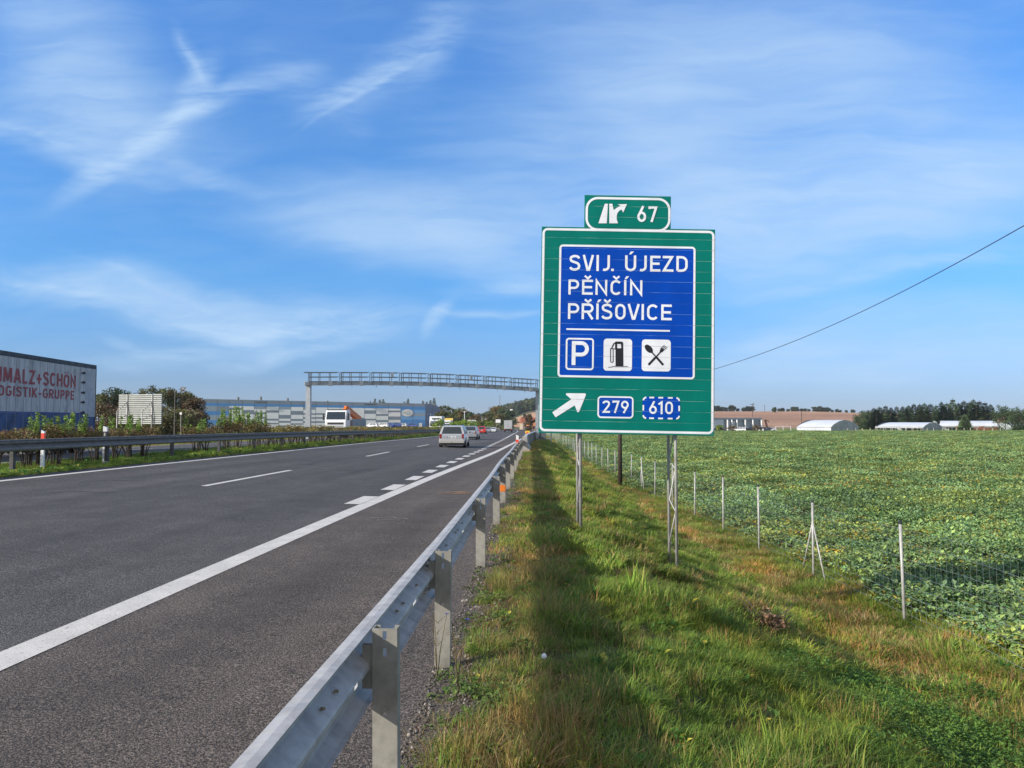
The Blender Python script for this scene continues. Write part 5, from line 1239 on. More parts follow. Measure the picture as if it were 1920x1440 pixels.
    if plate_:
        mb = MB(); mb.box(-.26, .26, -hl-.03 if style != 'wagon' else -hl-.012, -hl+.12, .62, .74); pl = mb.build('licence_plate', white_paint, o)
        mb = MB(); mb.box(-.26, -.225, -hl-.034 if style != 'wagon' else -hl-.016, -hl, .62, .74); mb.build('blue_strip', mat('plate_blue', (.01, .03, .3), .5), pl)
        mb = MB(); yy_ = (-hl-.034 if style != 'wagon' else -hl-.016)
        for k in range(7): 
            if k != 3: mb.box(-.19+k*.058, -.155+k*.058, yy_, yy_+.01, .645, .715)
        mb.build('plate_characters', dark, pl)
    for x_ in (-hw+.10, hw-.10):
        for y_ in (-hl+.85, hl-.88): wheel(o, x_, y_, .31, .2)
    for x_ in (-hw*.985, hw*.985):
        pass
    mb = MB()
    for x_ in (-1, 1):
        for y_ in (-hl+.85, hl-.88):
            pts = arc(y_, .31, .37, .37, 0, 180, 12); xx = x_*(hw+.003); mb.add([(xx, a, b_) for a, b_ in pts], [tuple(range(len(pts)))])
    mb.build('wheel_arch', black, o)
    if style == 'wagon':
        mb = MB()
        for s_ in (-1, 1): mb.tube([(s_*hw*.64, rt+.1, Hh), (s_*hw*.64, rt+.2, Hh+.05), (s_*hw*.64, ft_-.2, Hh+.05), (s_*hw*.64, ft_-.1, Hh)], .015, 6)
        mb.tube([(-.0, -hl-.1, .28), (-.0, -hl-.14, .36)], .022, 6); mb.build('roof_rail', dark, o)
    tag(o, label, 'car', group); return o
silver = mat('silver_car_paint', (.50, .51, .52), .3, .5, coat=.5); redp = mat('red_car_paint', (.58, .03, .02), .25, .1, coat=.6)
greyp = mat('grey_car_paint', (.34, .36, .38), .3, .5, coat=.5); whitep = mat('white_vehicle_paint', (.76, .77, .78), .3, 0, coat=.4); darkp = mat('dark_car_paint', (.03, .035, .05), .25, .2, coat=.5); bluep = mat('blue_car_paint', (.03, .08, .3), .3, .2, coat=.4)
def rz_at(y): return math.atan2(-(float(cY(y+2))-float(cY(y-2))), 4.)
def onroad_(px, D, dy=0):
    """place by picture column and distance; stands on the carriageway"""
    p = at(px, 789, D); x, y = p.x, p.y; return (x, y, float(roadz(x-float(cY(y)), gY(y))))
p = onroad_(853, 51.5); car('silver estate car seen from behind, nearest vehicle in the right lane', None, p, rz_at(51)+.0, silver, 'wagon', 4.5, 1.74, 1.44)
p = onroad_(883, 84); car('silver grey saloon car following ahead of the silver estate', None, p, rz_at(84)-.02, greyp, 'sedan', 4.6, 1.76, 1.45)
p = onroad_(904, 152); car('bright red hatchback further ahead on the motorway', None, p, rz_at(150), redp, 'hatch', 3.9, 1.72, 1.5)
def lorry_box(loc, rz, label, boxm, L=7.5, Wd=2.5, top=3.75, name='lorry'):
    o = empty(name, loc, rz); mb = MB(); mb.box(-Wd/2, Wd/2, -L/2, L/2, 1.05, top, .04); mb.build('cargo_box', boxm, o)
    mb = MB(); mb.box(-Wd/2+.03, Wd/2-.03, -L/2-.03, -L/2-.001, 1.12, top-.08); mb.box(-.02, .02, -L/2-.05, -L/2-.03, 1.15, top-.12); mb.build('rear_doors', mat('lorry_door_grey', (.42, .43, .44), .6, 0, (1.5, .2)), o)
    mb = MB(); mb.box(-Wd*.42, Wd*.42, -L/2+.1, L/2+1.8, .6, 1.0); mb.box(-Wd/2+.05, Wd/2-.05, -L/2-.02, -L/2+.08, .55, .75); mb.build('chassis', black, o)
    mb = MB(); mb.box(-1.15, 1.15, L/2+.15, L/2+1.9, .7, 2.9, .12); mb.build('cab', whitep, o)
    for s_ in (-1, 1):
        mb = MB(); mb.box(s_*1.0-.15, s_*1.0+.15, -L/2-.05, -L/2-.01, .78, .98); mb.build('tail_light', red, o)
        for y_ in (-L/2+1.4, L/2+.9): wheel(o, s_*(Wd/2-.17), y_, .46, .3)
    tag(o, label, 'lorry'); return o
p = onroad_(953, 243); lorry_box(p, rz_at(243), 'grey box lorry far ahead in the right lane', mat('grey_lorry_box', (.46, .47, .48), .55, 0, (1, .2)))
# ------------------------------------------------------------------ crane lorry coming towards us
def truck_cab(o, y0, Wd=2.45, zt=3.0, z0=.55, paint=whitep, shield=None):
    """cab front at y0, body behind towards +y"""
    mb = MB(); pr = [(y0+.02, z0), (y0, z0+.25), (y0, 1.9), (y0+.06, 2.15), (y0+.30, zt-.14), (y0+.5, zt), (y0+1.75, zt+.02), (y0+1.8, zt-.1), (y0+1.8, z0)]
    mb.prism([(a, b_) for a, b_ in pr], -Wd/2, Wd/2, 'x'); c_ = mb.build('cab', paint, o)
    md = c_.modifiers.new('round', 'BEVEL'); md.width = .07; md.segments = 3; md.limit_method = 'ANGLE'; md.angle_limit = rad(30)
    mb = MB(); mb.hexa([(-Wd/2+.12, y0+.02, 2.16), (Wd/2-.12, y0+.02, 2.16), (Wd/2-.12, y0+.14, 2.14), (-Wd/2+.12, y0+.14, 2.14), (-Wd/2+.18, y0+.26, 3.02), (Wd/2-.18, y0+.26, 3.02), (Wd/2-.18, y0+.42, 3.0), (-Wd/2+.18, y0+.42, 3.0)])
    mb.build('windscreen', glass, o)
    mb = MB()
    for (a, b_) in ((1.12, 1.26), (1.34, 1.43), (1.55, 1.80)): mb.box(-Wd/2+.28, Wd/2-.28, y0-.012, y0+.05, a, b_)
    mb.build('grille', dark, o)
    for s_ in (-1, 1):
        mb = MB(); mb.add([(s_*(Wd/2+.006), y0+.45, 2.1), (s_*(Wd/2+.006), y0+1.35, 2.1), (s_*(Wd/2+.006), y0+1.35, 2.9), (s_*(Wd/2+.006), y0+.62, 2.9)], [(0, 1, 2, 3)]); mb.build('side_window', glass, o)
        mb = MB(); mb.box(s_*(Wd/2+.22)-.09, s_*(Wd/2+.22)+.09, y0+.05, y0+.2, 2.05, 2.8, .03); mb.tube([(s_*(Wd/2-.05), y0+.3, 2.5), (s_*(Wd/2+.2), y0+.12, 2.45)], .025, 6); mb.build('mirror', dark, o)
        mb = MB(); mb.box(s_*.92-.2, s_*.92+.2, y0-.02, y0+.06, .58, .78, .02); mb.build('headlight', white_paint, o)
    mb = MB(); mb.box(-Wd/2+.05, Wd/2-.05, y0+.35, y0+.6, zt+.0, zt+.05); mb.build('sun_visor', dark, o)
p = at(629, 789, 88); x, y = p.x, p.y; ct = empty('crane_lorry', (x, y, float(roadz(x-float(cY(y)), gY(y)))), rz_at(y)+rad(-3)); tag(ct, 'white flatbed lorry with folded orange loading crane on the opposite carriageway', 'lorry')
truck_cab(ct, 0, zt=3.25)
mb = MB(); mb.box(-1.1, 1.1, .4, 8.6, .55, .95); mb.build('chassis', black, ct)
grb = mat('flatbed_side_grey', (.38, .39, .38), .6, .1, (1.4, .35))
mb = MB(); mb.box(-1.24, 1.24, 2.75, 8.8, 1.05, 1.15); mb.box(1.2, 1.25, 2.75, 8.8, 1.16, 2.2); mb.box(-1.25, -1.2, 2.75, 8.8, 1.16, 2.2); mb.box(-1.2, 1.2, 8.75, 8.8, 1.16, 2.2); mb.box(-1.2, 1.2, 2.75, 2.8, 1.16, 2.1); mb.build('flatbed', grb, ct)
mb = MB()
for a, b_ in ((3.6, 5.1), (6.6, 8.3)):
    for k in range(3): mb.box(1.2505, 1.262, a+.1, b_-.1, 1.35+k*.18, 1.44+k*.18)
mb.build('side_lettering', mat('faded_blue_lettering', (.18, .22, .30), .6), ct)
mb = MB(); 
mb.box(-.35, .35, 2.0, 2.5, .9, 2.4, .05); mb.hexa([(.3, 2.05, 2.2), (.62, 2.05, 2.2), (.62, 2.45, 2.2), (.3, 2.45, 2.2), (.3, 2.0, 3.5), (.62, 2.0, 3.5), (.62, 2.5, 3.5), (.3, 2.5, 3.5)])
for (xa, xb, w_) in ((.64, .8, .16), (.26, .42, .12)):
    mb.hexa([(xa, 2.0, 3.1), (xb, 2.0, 3.1), (xb, 2.5, 3.7), (xa, 2.5, 3.7), (xa, 8.3, 1.9), (xb, 8.3, 1.9), (xb, 8.3, 2.45), (xa, 8.3, 2.45)])
mb.tube([(.5, 2.7, 2.3), (.5, 3.8, 2.3), (.5, 2.9, 3.2)], .10, 6); mb.hexa([(.34, 2.0, 2.4), (.72, 2.0, 2.4), (.72, 2.5, 2.3), (.34, 2.5, 2.3), (.40, 2.05, 3.72), (.66, 2.05, 3.72), (.66, 2.3, 3.75), (.40, 2.3, 3.75)]); mb.hexa([(.45, 2.6, 1.9), (.6, 2.6, 1.9), (.6, 2.95, 1.9), (.45, 2.95, 1.9), (.45, 3.6, 3.0), (.6, 3.6, 3.0), (.6, 3.95, 2.85), (.45, 3.95, 2.85)])
mb.build('crane_arm', orange, ct)
for s_ in (-1, 1):
    for y_ in (1.0, 5.9, 7.2): wheel(ct, s_*1.05, y_, .48, .3)
# ------------------------------------------------------------------ big curtain-sided trailer on the left
A = at(178, 789, 38.9); xr = A.x; yr = A.y; B_ = at(0, 789, 30.6)
dirv = Vector((B_.x-A.x, B_.y-A.y, 0)).normalized(); ang = math.atan2(dirv.x, -dirv.y)
zr_ = float(roadz(xr-float(cY(yr)), gY(yr)))
tr = empty('lorry_trailer', (xr, yr, zr_), ang)  # local: -y = travel direction (towards us), visible side at x=0, body to x<0
tag(tr, 'grey curtain-sided lorry trailer with red lettering and blue lower stripe at the left border', 'lorry trailer')
TL_ = 13.6
curt = bpy.data.materials.new('dirty_grey_curtain'); curt.use_nodes = True; t = NT(curt.node_tree); b = t.n['Principled BSDF']; tc = t.new('ShaderNodeTexCoord').outputs['Object']
sp_ = t.new('ShaderNodeSeparateXYZ'); t.l.new(tc, sp_.inputs[0]); f = t.noise(t.mapping(tc, sc=(1, 3, .4)), 1.2, 6, .7); f2 = t.noise(tc, 1.1, 5, .7)
c = t.mix(t.smooth(f, .35, .7), (.56, .545, .52), (.34, .33, .315)); c = t.mix(t.smooth(f2, .5, .8), c, (.20, .20, .205))
t.put(b.inputs['Base Color'], c); b.inputs['Roughness'].default_value = .55
fr = t.m('ABSOLUTE', t.m('SUBTRACT', t.m('FRACT', t.m('DIVIDE', sp_.outputs[1], .62)), .5)); t.put(b.inputs['Normal'], t.bump(t.m('ADD', t.smooth(fr, .0, .06), t.m('MULTIPLY', t.noise(t.mapping(tc, sc=(1, 2, .5)), 1.5, 3), .9)), .5, .04))
zt_ = 4.36; zbt = 1.02
mb = MB(); mb.box(-2.5, 0, -TL_+.05, -1.15, 1.93, zt_-.2); mb.build('curtain', curt, tr)
mb = MB(); mb.box(-2.5, .002, -TL_+.05, -1.15, zbt, 1.88); mb.box(-2.5, .002, -1.13, -.03, zbt, 1.72); mb.build('blue_valance', mat('blue_tarpaulin', (.03, .07, .19), .55, 0, (1.5, .6)), tr)
mb = MB(); mb.box(-.02, .006, -TL_+.05, -1.15, 1.882, 1.928); mb.build('blue_stripe', mat('deep_blue_stripe', (.01, .03, .22), .5), tr)
mb = MB(); mb.box(-2.5, 0, -1.13, -.03, 1.74, zt_-.2); mb.build('rear_panel', mat('pale_worn_panel', (.47, .48, .49), .6, 0, (2.5, .35), (3, .5, .02)), tr)
mb = MB(); mb.box(-2.53, .02, -TL_, .0, zt_-.19, zt_, .01); mb.box(-2.53, .012, -.028, .02, zbt-.1, zt_-.19); mb.build('roof_edge', mat('roof_edge_dark', (.06, .06, .065), .6, .2, (3, .4)), tr)
mb = MB()
for z in (1.95, 2.45, 2.92, 3.42, 3.88): mb.box(.0, .035, -1.58, -1.20, z-.035, z+.03); mb.box(.0, .03, -1.38, -1.26, z-.05, z+.07)
mb.build('strap_buckle', black, tr)
mb = MB()
for k in range(15): 
    y_ = -1.7-k*.62
    mb.box(.0, .006, y_-.012, y_+.012, zbt+.02, zt_-.22)
mb.build('curtain_strap', mat('strap_grey', (.24, .25, .27), .7), tr)
mb = MB(); mb.box(-2.3, -.2, -TL_+.3, -.3, .78, 1.0); 
mb.box(-.35, -.3, -9.4, -5.2, .5, .95); mb.build('underframe', black, tr)
for y_ in (-1.7, -3.0, -4.3):
    for x_ in (-.2, -2.3): wheel(tr, x_, y_, .5, .36)
def textmesh(body, name, m, parent, size, matrix, sx=1., bold=.0, shear=0.):
    cu = bpy.data.curves.new(name, 'FONT'); cu.body = body; cu.size = size; cu.offset = bold; cu.shear = shear; cu.resolution_u = 3
    ob = bpy.data.objects.new(name, cu); COL.objects.link(ob); dg = bpy.context.evaluated_depsgraph_get(); me = bpy.data.meshes.new_from_object(ob.evaluated_get(dg)); bpy.data.objects.remove(ob); bpy.data.curves.remove(cu)
    xs = [v_.co.x for v_ in me.vertices]; mx, mn = max(xs), min(xs)
    for v_ in me.vertices: v_.co.x = (v_.co.x-mn)*sx
    me.transform(matrix); me.materials.clear(); me.materials.append(m); o = bpy.data.objects.new(name, me); COL.objects.link(o); o.parent = parent; return o, (mx-mn)*sx
redt = mat('faded_red_lettering', (.38, .06, .06), .6, 0, (3, .35))
# text reads left to right along +y on the side facing +x
def side_text(body, zc, hcap, yend, width):
    M = Matrix(((0, 0, 1, .009), (1, 0, 0, 0), (0, 1, 0, zc), (0, 0, 0, 1)))
    o, w_ = textmesh(body, 'lettering', redt, tr, hcap/.72, Matrix.Identity(4), 1., .003)
    s_ = width/w_
    for v_ in o.data.vertices: v_.co.x *= s_
    vv = [v_.co.copy() for v_ in o.data.vertices]; ff_ = [tuple(p_.vertices) for p_ in o.data.polygons]; n_ = len(vv); w2 = hcap*.05
    nm_ = bpy.data.meshes.new('lettering'); nm_.from_pydata([(v_.x-w2, v_.y, 0) for v_ in vv]+[(v_.x+w2, v_.y, .002) for v_ in vv], [], ff_+[tuple(a+n_ for a in f_) for f_ in ff_]); nm_.materials.append(redt); o.data = nm_
    o.data.transform(Matrix.Translation((0, yend-width, 0)) @ M); return o
def trailer_text(body, zc, hcap, yend, width, sw):
    Ws = {'I': .17, '+': .52, '-': .42, 'M': .78, 'N': .64, 'Ö': .66, 'O': .66, 'G': .64, 'A': .68, 'E': .5, 'L': .46, 'T': .56, 'P': .56, 'R': .58, 'U': .62, 'H': .62}; gp = .17
    tot = sum(Ws.get(c_, .6) for c_ in body)+gp*(len(body)-1); sx_ = width/(tot*hcap); mb = MB(); x_ = 0
    mb.M = Matrix(((0, -1, 0, .010), (hcap*sx_, 0, 0, yend-width), (0, 0, hcap, zc), (0, 0, 0, 1)))
    for c_ in body:
        w_ = Ws.get(c_, .6)
        for j, st in enumerate(glyph('O' if c_ == 'Ö' else c_, w_)): ribbon(mb, [(x_+a, b_) for a, b_ in st], sw/2, .0005*j)
        if c_ == 'Ö':
            for dx_ in (.2, .46): ribbon(mb, [(x_+dx_, 1.08), (x_+dx_, 1.2)], .06, 0)
        x_ += w_+gp
    return mb.build('lettering', redt, tr)
trailer_text('SCHMALZ+SCHÖN', 3.11, .60, -2.15, 7.9, .19)
trailer_text('LOGISTIK-GRUPPE', 2.55, .42, -2.28, 6.7, .18)
# tractor (outside the picture, drawn for completeness)
mb = MB(); mb.box(-2.45, -.05, -TL_-2.4, -TL_-.6, .8, 3.8, .1); mb.build('tractor_cab', mat('blue_cab', (.03, .08, .30), .35), tr)
for y_ in (-TL_-1.8, -TL_+1.4):
    for x_ in (-.2, -2.3): wheel(tr, x_, y_, .5, .33)
# ------------------------------------------------------------------ distant lorries right of the warehouse
def front_lorry(px, D, top, Wd, lb, base_off=0):
    p = at(px, 789, D); z = tz(p.x, p.y)+base_off; o = empty('lorry', (p.x, p.y, z), math.atan2(p.x, -p.y)*0+rad(4)); ht = at(px, top, D).z-z
    mb = MB(); mb.box(-Wd/2, Wd/2, 1.4, 9, 1.0, ht, .05); mb.build('cargo_box', whitep, o); k = ht/3.9
    mb = MB(); mb.box(-Wd*.46, Wd*.46, 0, 1.9, .5*k, 3.1*k, .15); mb.build('cab', whitep, o)
    mb = MB(); mb.box(-Wd*.42, Wd*.42, -.02, .03, 1.65*k, 2.35*k); mb.build('windscreen', glass, o)
    mb = MB(); mb.box(-Wd*.38, Wd*.38, -.03, .02, 2.45*k, 2.75*k); mb.build('sun_visor', bluep, o)
    mb = MB(); mb.box(-Wd*.3, Wd*.3, 1.37, 1.399, ht-.75, ht-.4); mb.build('roof_vent', dark, o)
    mb = MB(); mb.box(-Wd*.35, Wd*.35, -.03, .02, .7*k, 1.3*k); mb.build('grille', dark, o)
    for s_ in (-1, 1): wheel(o, s_*Wd*.42, .9, .5, .3)
    tag(o, lb, 'lorry'); return o
front_lorry(816, 178, 780.5, 2.9, 'white refrigerated lorry with blue visor facing us beside the warehouse')
front_lorry(836, 205, 788, 2.5, 'smaller white lorry standing right of the refrigerated lorry')
front_lorry(884, 235, 787.5, 2.4, 'small white lorry far off before the overpass')
# ------------------------------------------------------------------ back of a big sign on the far side
p0_ = at(224.5, 741, 70); p1_ = at(304.5, 741, 68.5); bb = at(224.5, 793.5, 70)
d_ = Vector((p1_.x-p0_.x, p1_.y-p0_.y, 0)); Wb = d_.length; ab = math.atan2(d_.y, d_.x); Hb = p0_.z-bb.z
sb = empty('road_sign', (p0_.x, p0_.y, bb.z), ab); tag(sb, 'back of a large road sign made of pale horizontal aluminium planks', 'road sign')
alu = mat('pale_aluminium', (.42, .45, .43), .5, .2, (2, .15))
mb = MB(); mb.box(0, Wb, .0, .03, 0, Hb); mb.build('board', mat('sign_back_grey', (.12, .13, .13), .6), sb)  # board colour darkened to stand in for shade in the grooves between flanges
mb = MB(); nb = 15
for i in range(nb+1): z = Hb*i/nb; mb.box(.0, Wb, -.09, -.002, z-.055, z+.05)
mb.build('plank_flange', alu, sb)
for fx_ in (.21, .79):
    mb = MB(); x_ = Wb*fx_; zg = tz(p0_.x+d_.x*fx_, p0_.y)-bb.z-.3
    mb.tube([(x_, -.12, zg), (x_, -.12, Hb+.05)], .055, 8); mb.tube([(x_-.45, -.8, zg), (x_-.45, -.8, Hb*.42)], .045, 8)
    mb.tube([(x_-.45, -.8, Hb*.42), (x_-.0, -.14, Hb*.75)], .04, 6); mb.tube([(x_-.45, -.8, Hb*.1), (x_, -.14, Hb*.3)], .03, 6); mb.build('lattice_post', galv, sb, smooth=True)
# lamp post and small white sign among the trees
p = at(327, 789, 92); p.z = tz(p.x, p.y); o = empty('lamp_post', p); tag(o, 'thin grey lamp post in front of the trees left of the warehouse', 'lamp post'); mb = MB(); ht = at(327, 734, 92).z-p.z; mb.tube([(0, 0, -.2), (0, 0, ht)], [.05, .035], 8); mb.build('shaft', galv_d, o); mb = MB(); mb.box(-.15, .25, -.08, .08, ht, ht+.09, .02); mb.build('lamp_head', galv_d, o)
p = at(339, 789, 88); p.z = tz(p.x, p.y); o = empty('small_sign', p); tag(o, 'tiny square white sign on a thin post below the lamp post', 'sign'); mb = MB(); ht = at(339, 774, 88).z-p.z; mb.tube([(0, 0, -.2), (0, 0, ht)], .035, 6); mb.build('post', galv, o); mb = MB(); mb.box(-.12, .12, -.06, -.03, ht-.2, ht+.05); mb.build('plate', white_paint, o)
# ------------------------------------------------------------------ warehouse
wa = at(382, 748, 338); wb_ = at(797.5, 757, 372); wc = at(829, 763.5, 452)
wz = [wa.z, wb_.z, wc.z]; zb_ = -1.4
wh = empty('warehouse', (wa.x, wa.y, 0)); tag(wh, 'long blue and white panelled logistics warehouse with grey bars and round logo', 'building')
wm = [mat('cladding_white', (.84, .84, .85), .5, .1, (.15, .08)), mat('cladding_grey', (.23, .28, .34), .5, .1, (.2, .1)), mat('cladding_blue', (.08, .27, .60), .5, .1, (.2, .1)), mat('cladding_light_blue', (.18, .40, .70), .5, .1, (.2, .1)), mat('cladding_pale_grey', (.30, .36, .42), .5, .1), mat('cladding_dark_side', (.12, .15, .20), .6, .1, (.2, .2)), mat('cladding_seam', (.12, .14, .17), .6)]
def wallpt(A_, B2, s_, f_, off):     # s along, f from the top 0..1
    zt2 = A_.z+(B2.z-A_.z)*s_; n_ = Vector((B2.y-A_.y, -(B2.x-A_.x), 0)).normalized(); q_ = A_.lerp(B2, s_)+n_*off; return Vector((q_.x-wa.x, q_.y-wa.y, zt2+(zb_-zt2)*f_))
def panel(mb, A_, B2, s0, s1, f0, f1, off, mi): mb.cur = mi; mb.quad(wallpt(A_, B2, s0, f1, off), wallpt(A_, B2, s1, f1, off), wallpt(A_, B2, s1, f0, off), wallpt(A_, B2, s0, f0, off))
def s_of(px):          # column on the front wall
    r_ = ray(px, 789); dx, dy = wb_.x-wa.x, wb_.y-wa.y; det = r_.x*(-dy)+dx*r_.y
    return (r_.x*(wa.y)-r_.y*(wa.x))/(-(r_.x*dy-r_.y*dx)) if abs(det) > 1e-9 else 0
colpx = [382, 406.5, 429, 453, 476, 499, 522.5, 545, 568.3, 591.5, 614.5, 637.5, 660, 683, 705, 728, 751, 774, 797.5]
cs = [s_of(p_) for p_ in colpx]; cs[0] = 0; cs[-1] = 1
mb = MB(); bars = {2: [(497, 517)], 3: [(518, 555), (610, 625)], 4: [(538, 556), (576, 595)], 5: [(522, 542), (595, 612), (632, 645)], 6: [(562, 595), (615, 632), (655, 668)], 7: [(527, 562), (598, 617), (637, 650)], 8: [(548, 562), (583, 598), (620, 635)], 9: [(548, 562), (583, 598), (620, 635)], 10: [(568, 583), (605, 622)], 11: [(560, 572), (598, 612)], 12: [(590, 606)], 13: [(523, 555), (600, 615)], 14: [(557, 575), (612, 632)], 15: [(525, 542), (580, 612), (635, 648)], 16-0: []}
bars[15] = [(525, 542), (580, 612), (635, 648)]; bars[16-1+0] = bars[15]
lastbars = [(547, 562), (600, 617)]
for i in range(18):
    s0, s1 = cs[i], cs[i+1]; mx_ = (colpx[i]+colpx[i+1])/2; zx = (mx_-360)*4.8; top = 420+(zx-107)*(457-420)/1743; Ht = 250-(zx-107)*28/1743
    F_ = lambda y_: (y_-top)/Ht
    if i in (0, 1, 16, 17):
        if i < 2: stripes = [(0, .14, 1), (.14, .24, 2), (.24, .42, 4 if i == 0 else 1), (.42, .56, 2), (.56, .74, 4), (.74, .9, 2), (.9, 1, 3)]
        else: stripes = [(0, .13, 1), (.13, .27, 2), (.27, .42, 3), (.42, .52, 4), (.52, .68, 3), (.68, .78, 2), (.78, 1, 2)]
        for a, b_, m_ in stripes: panel(mb, wa, wb_, s0, s1, a, b_, .0, m_)
    else:
        gtop = .33 if i in (4, 6, 8) else .24 if i not in (2, 3, 5, 7) else .22
        panel(mb, wa, wb_, s0, s1, 0, .14, 0, 1); panel(mb, wa, wb_, s0, s1, .14, .23, 0, 2)
        last = .23
        if gtop > .24: panel(mb, wa, wb_, s0, s1, .23, gtop, 0, 4); last = gtop
        bl = bars.get(i, lastbars) if i != 15 else bars[15]
        if i == 14: bl = [(557, 575), (612, 632)]
        for (a, b_) in bl:
            fa, fb_ = F_(a), F_(b_); 
            if fa > last: panel(mb, wa, wb_, s0, s1, last, fa, 0, 0)
            panel(mb, wa, wb_, s0, s1, max(fa, last), fb_, 0, 1); last = fb_
        panel(mb, wa, wb_, s0, s1, last, 1, 0, 0)
    panel(mb, wa, wb_, s0-.0007, s0+.0007, 0, 1, .04, 6)
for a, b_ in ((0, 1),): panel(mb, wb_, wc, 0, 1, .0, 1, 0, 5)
for k in range(6):
    panel(mb, wb_, wc, .1+.15*k, .14+.15*k, .40, .5, .05, 0 if k % 2 else 4); panel(mb, wb_, wc, .1+.15*k, .14+.15*k, .62, .7, .05, 4)
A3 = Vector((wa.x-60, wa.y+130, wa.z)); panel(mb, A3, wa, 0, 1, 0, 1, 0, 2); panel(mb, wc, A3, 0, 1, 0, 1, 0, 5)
mb.build('wall', wm, wh)
mb = MB(); mb.quad(*[Vector((q_.x-wa.x, q_.y-wa.y, q_.z-.3)) for q_ in (wa, wb_, wc, A3)]); mb.build('roof', wm[1], wh)
mb = MB(); logo_s = s_of(763.5); c_ = wallpt(wa, wb_, logo_s, .40, .12); ex = (wb_-wa); ex.z = 0; ex.normalize()
mb.add([c_+ex*2.7*math.cos(a)+Vector((0, 0, 1.75*math.sin(a))) for a in [k*6.2832/28 for k in range(28)]], [tuple(range(28))]); lg = mb.build('logo_disc', white_paint, wh)
mb = MB(); nn_ = Vector((ex.y, -ex.x, 0))*.06
def squig(pts, w_):
    for i in range(len(pts)-1):
        a = c_+nn_+ex*pts[i][0]+Vector((0, 0, pts[i][1])); b_ = c_+nn_+ex*pts[i+1][0]+Vector((0, 0, pts[i+1][1])); mb.quad(a-Vector((0, 0, w_)), b_-Vector((0, 0, w_)), b_+Vector((0, 0, w_)), a+Vector((0, 0, w_)))
squig([(-2.6, -.1), (-1.6, .5), (-.4, .2), (.4, .9), (1.4, .8), (1.0, .2), (2.2, .1)], .08); squig([(-1.9, -.4), (-.6, -.3), (.6, -.2), (1.8, -.5)], .09); squig([(-.4, -.9), (1.8, -.9)], .10)
mb.build('logo_mark', mat('logo_grey_green', (.18, .30, .27), .6), lg)
for (px, f_) in ((446, -.06), (489, -.07), (540, -.0)):
    s_ = s_of(px); c2 = wallpt(wa, wb_, s_, 0, -4); mb = MB(); mb.cyl((c2.x, c2.y, c2.z+.5), .5, 1.6 if px != 489 else 2.4, 'z', 10); mb.build('roof_vent', galv_d, wh)
for px in (489, 694):
    c2 = wallpt(wa, wb_, s_of(px), .07, .4); mb = MB(); mb.hexa([c2+ex*a+nn_*b_*8+Vector((0, 0, z)) for z in (-.15, .15) for a, b_ in ((-2.5, 0), (2.5, 0), (2.5, 1), (-2.5, 1))]); mb.build('awning', dark, wh)
mb = MB(); c2 = wallpt(wa, wb_, .977, .93, .1); mb.hexa([c2+ex*a+nn_*b_*2+Vector((0, 0, z)) for z in (-1.4, 1.2) for a, b_ in ((-.7, 0), (.7, 0), (.7, 1), (-.7, 1))]); mb.build('door', whitep, wh)
# parked vehicles and loading crates before the warehouse
for i, (px, D, pm, st_) in enumerate([(697, 240, whitep, 'hatch'), (706, 242, silver, 'wagon'), (716, 240, whitep, 'suv'), (727, 243, bluep, 'hatch'), (739, 245, bluep, 'suv'), (752, 248, silver, 'hatch'), (770, 250, bluep, 'wagon')]):
    p = at(px, 789, D); nm = {whitep: 'white', silver: 'silver', bluep: 'blue'}[pm]
    order = ['leftmost small white', 'silver estate second', 'tall white third', 'small blue fourth', 'tall blue fifth', 'small silver sixth', 'blue estate rightmost'][i]
    car(order+' in the row of cars parked before the warehouse', 'cars parked before the warehouse', (p.x, p.y, tz(p.x, p.y)+.9), rad(80), pm, st_, name='parked_car', plate_=False)
lot = MB(); pts_ = [at(px, 789, D) for px, D in ((670, 225), (800, 235), (800, 262), (670, 255))]
lot.prism([(q_.x, q_.y) for q_ in pts_], tz(pts_[0].x, pts_[0].y)-1.5, tz(pts_[1].x, pts_[1].y)+.9, 'z'); o = lot.build('parking_lot', asp2); tag(o, kind='structure')
# ------------------------------------------------------------------ centre distance: overpass, mast, signs, house
A = at(882, 783.5, 430); B2 = at(926, 783, 430); ov = empty('overpass_bridge', (A.x, A.y, 0)); tag(ov, 'grey overpass with a central pier crossing the motorway far ahead', 'bridge')
dv = Vector((B2.x-A.x, B2.y-A.y, 0)); mb = MB(); zz = A.z; n_ = Vector((-dv.y, dv.x, 0)).normalized()*8
def dk(mb, s0, s1, za, zb2): mb.hexa([dv*s0+Vector((0,0,za)), dv*s1+Vector((0,0,za)), dv*s1+n_+Vector((0,0,za)), dv*s0+n_+Vector((0,0,za)), dv*s0+Vector((0,0,zb2)), dv*s1+Vector((0,0,zb2)), dv*s1+n_+Vector((0,0,zb2)), dv*s0+n_+Vector((0,0,zb2))])
dk(mb, -.6, 1.15, zz-1.1, zz+.1); mb.build('deck', conc, ov)
mb = MB(); dk(mb, -.6, 1.15, zz+.101, zz+.9); mb.build('parapet', galv_d, ov)
mb = MB(); dk(mb, .46, .54, zz-9, zz-1.1); mb.build('pier', mat('pale_concrete', (.55, .55, .55), .8), ov)
mb = MB(); dk(mb, -.9, -.6, zz-9, zz+.1); dk(mb, 1.15, 1.5, zz-9, zz+.1); mb.build('abutment', conc, ov)
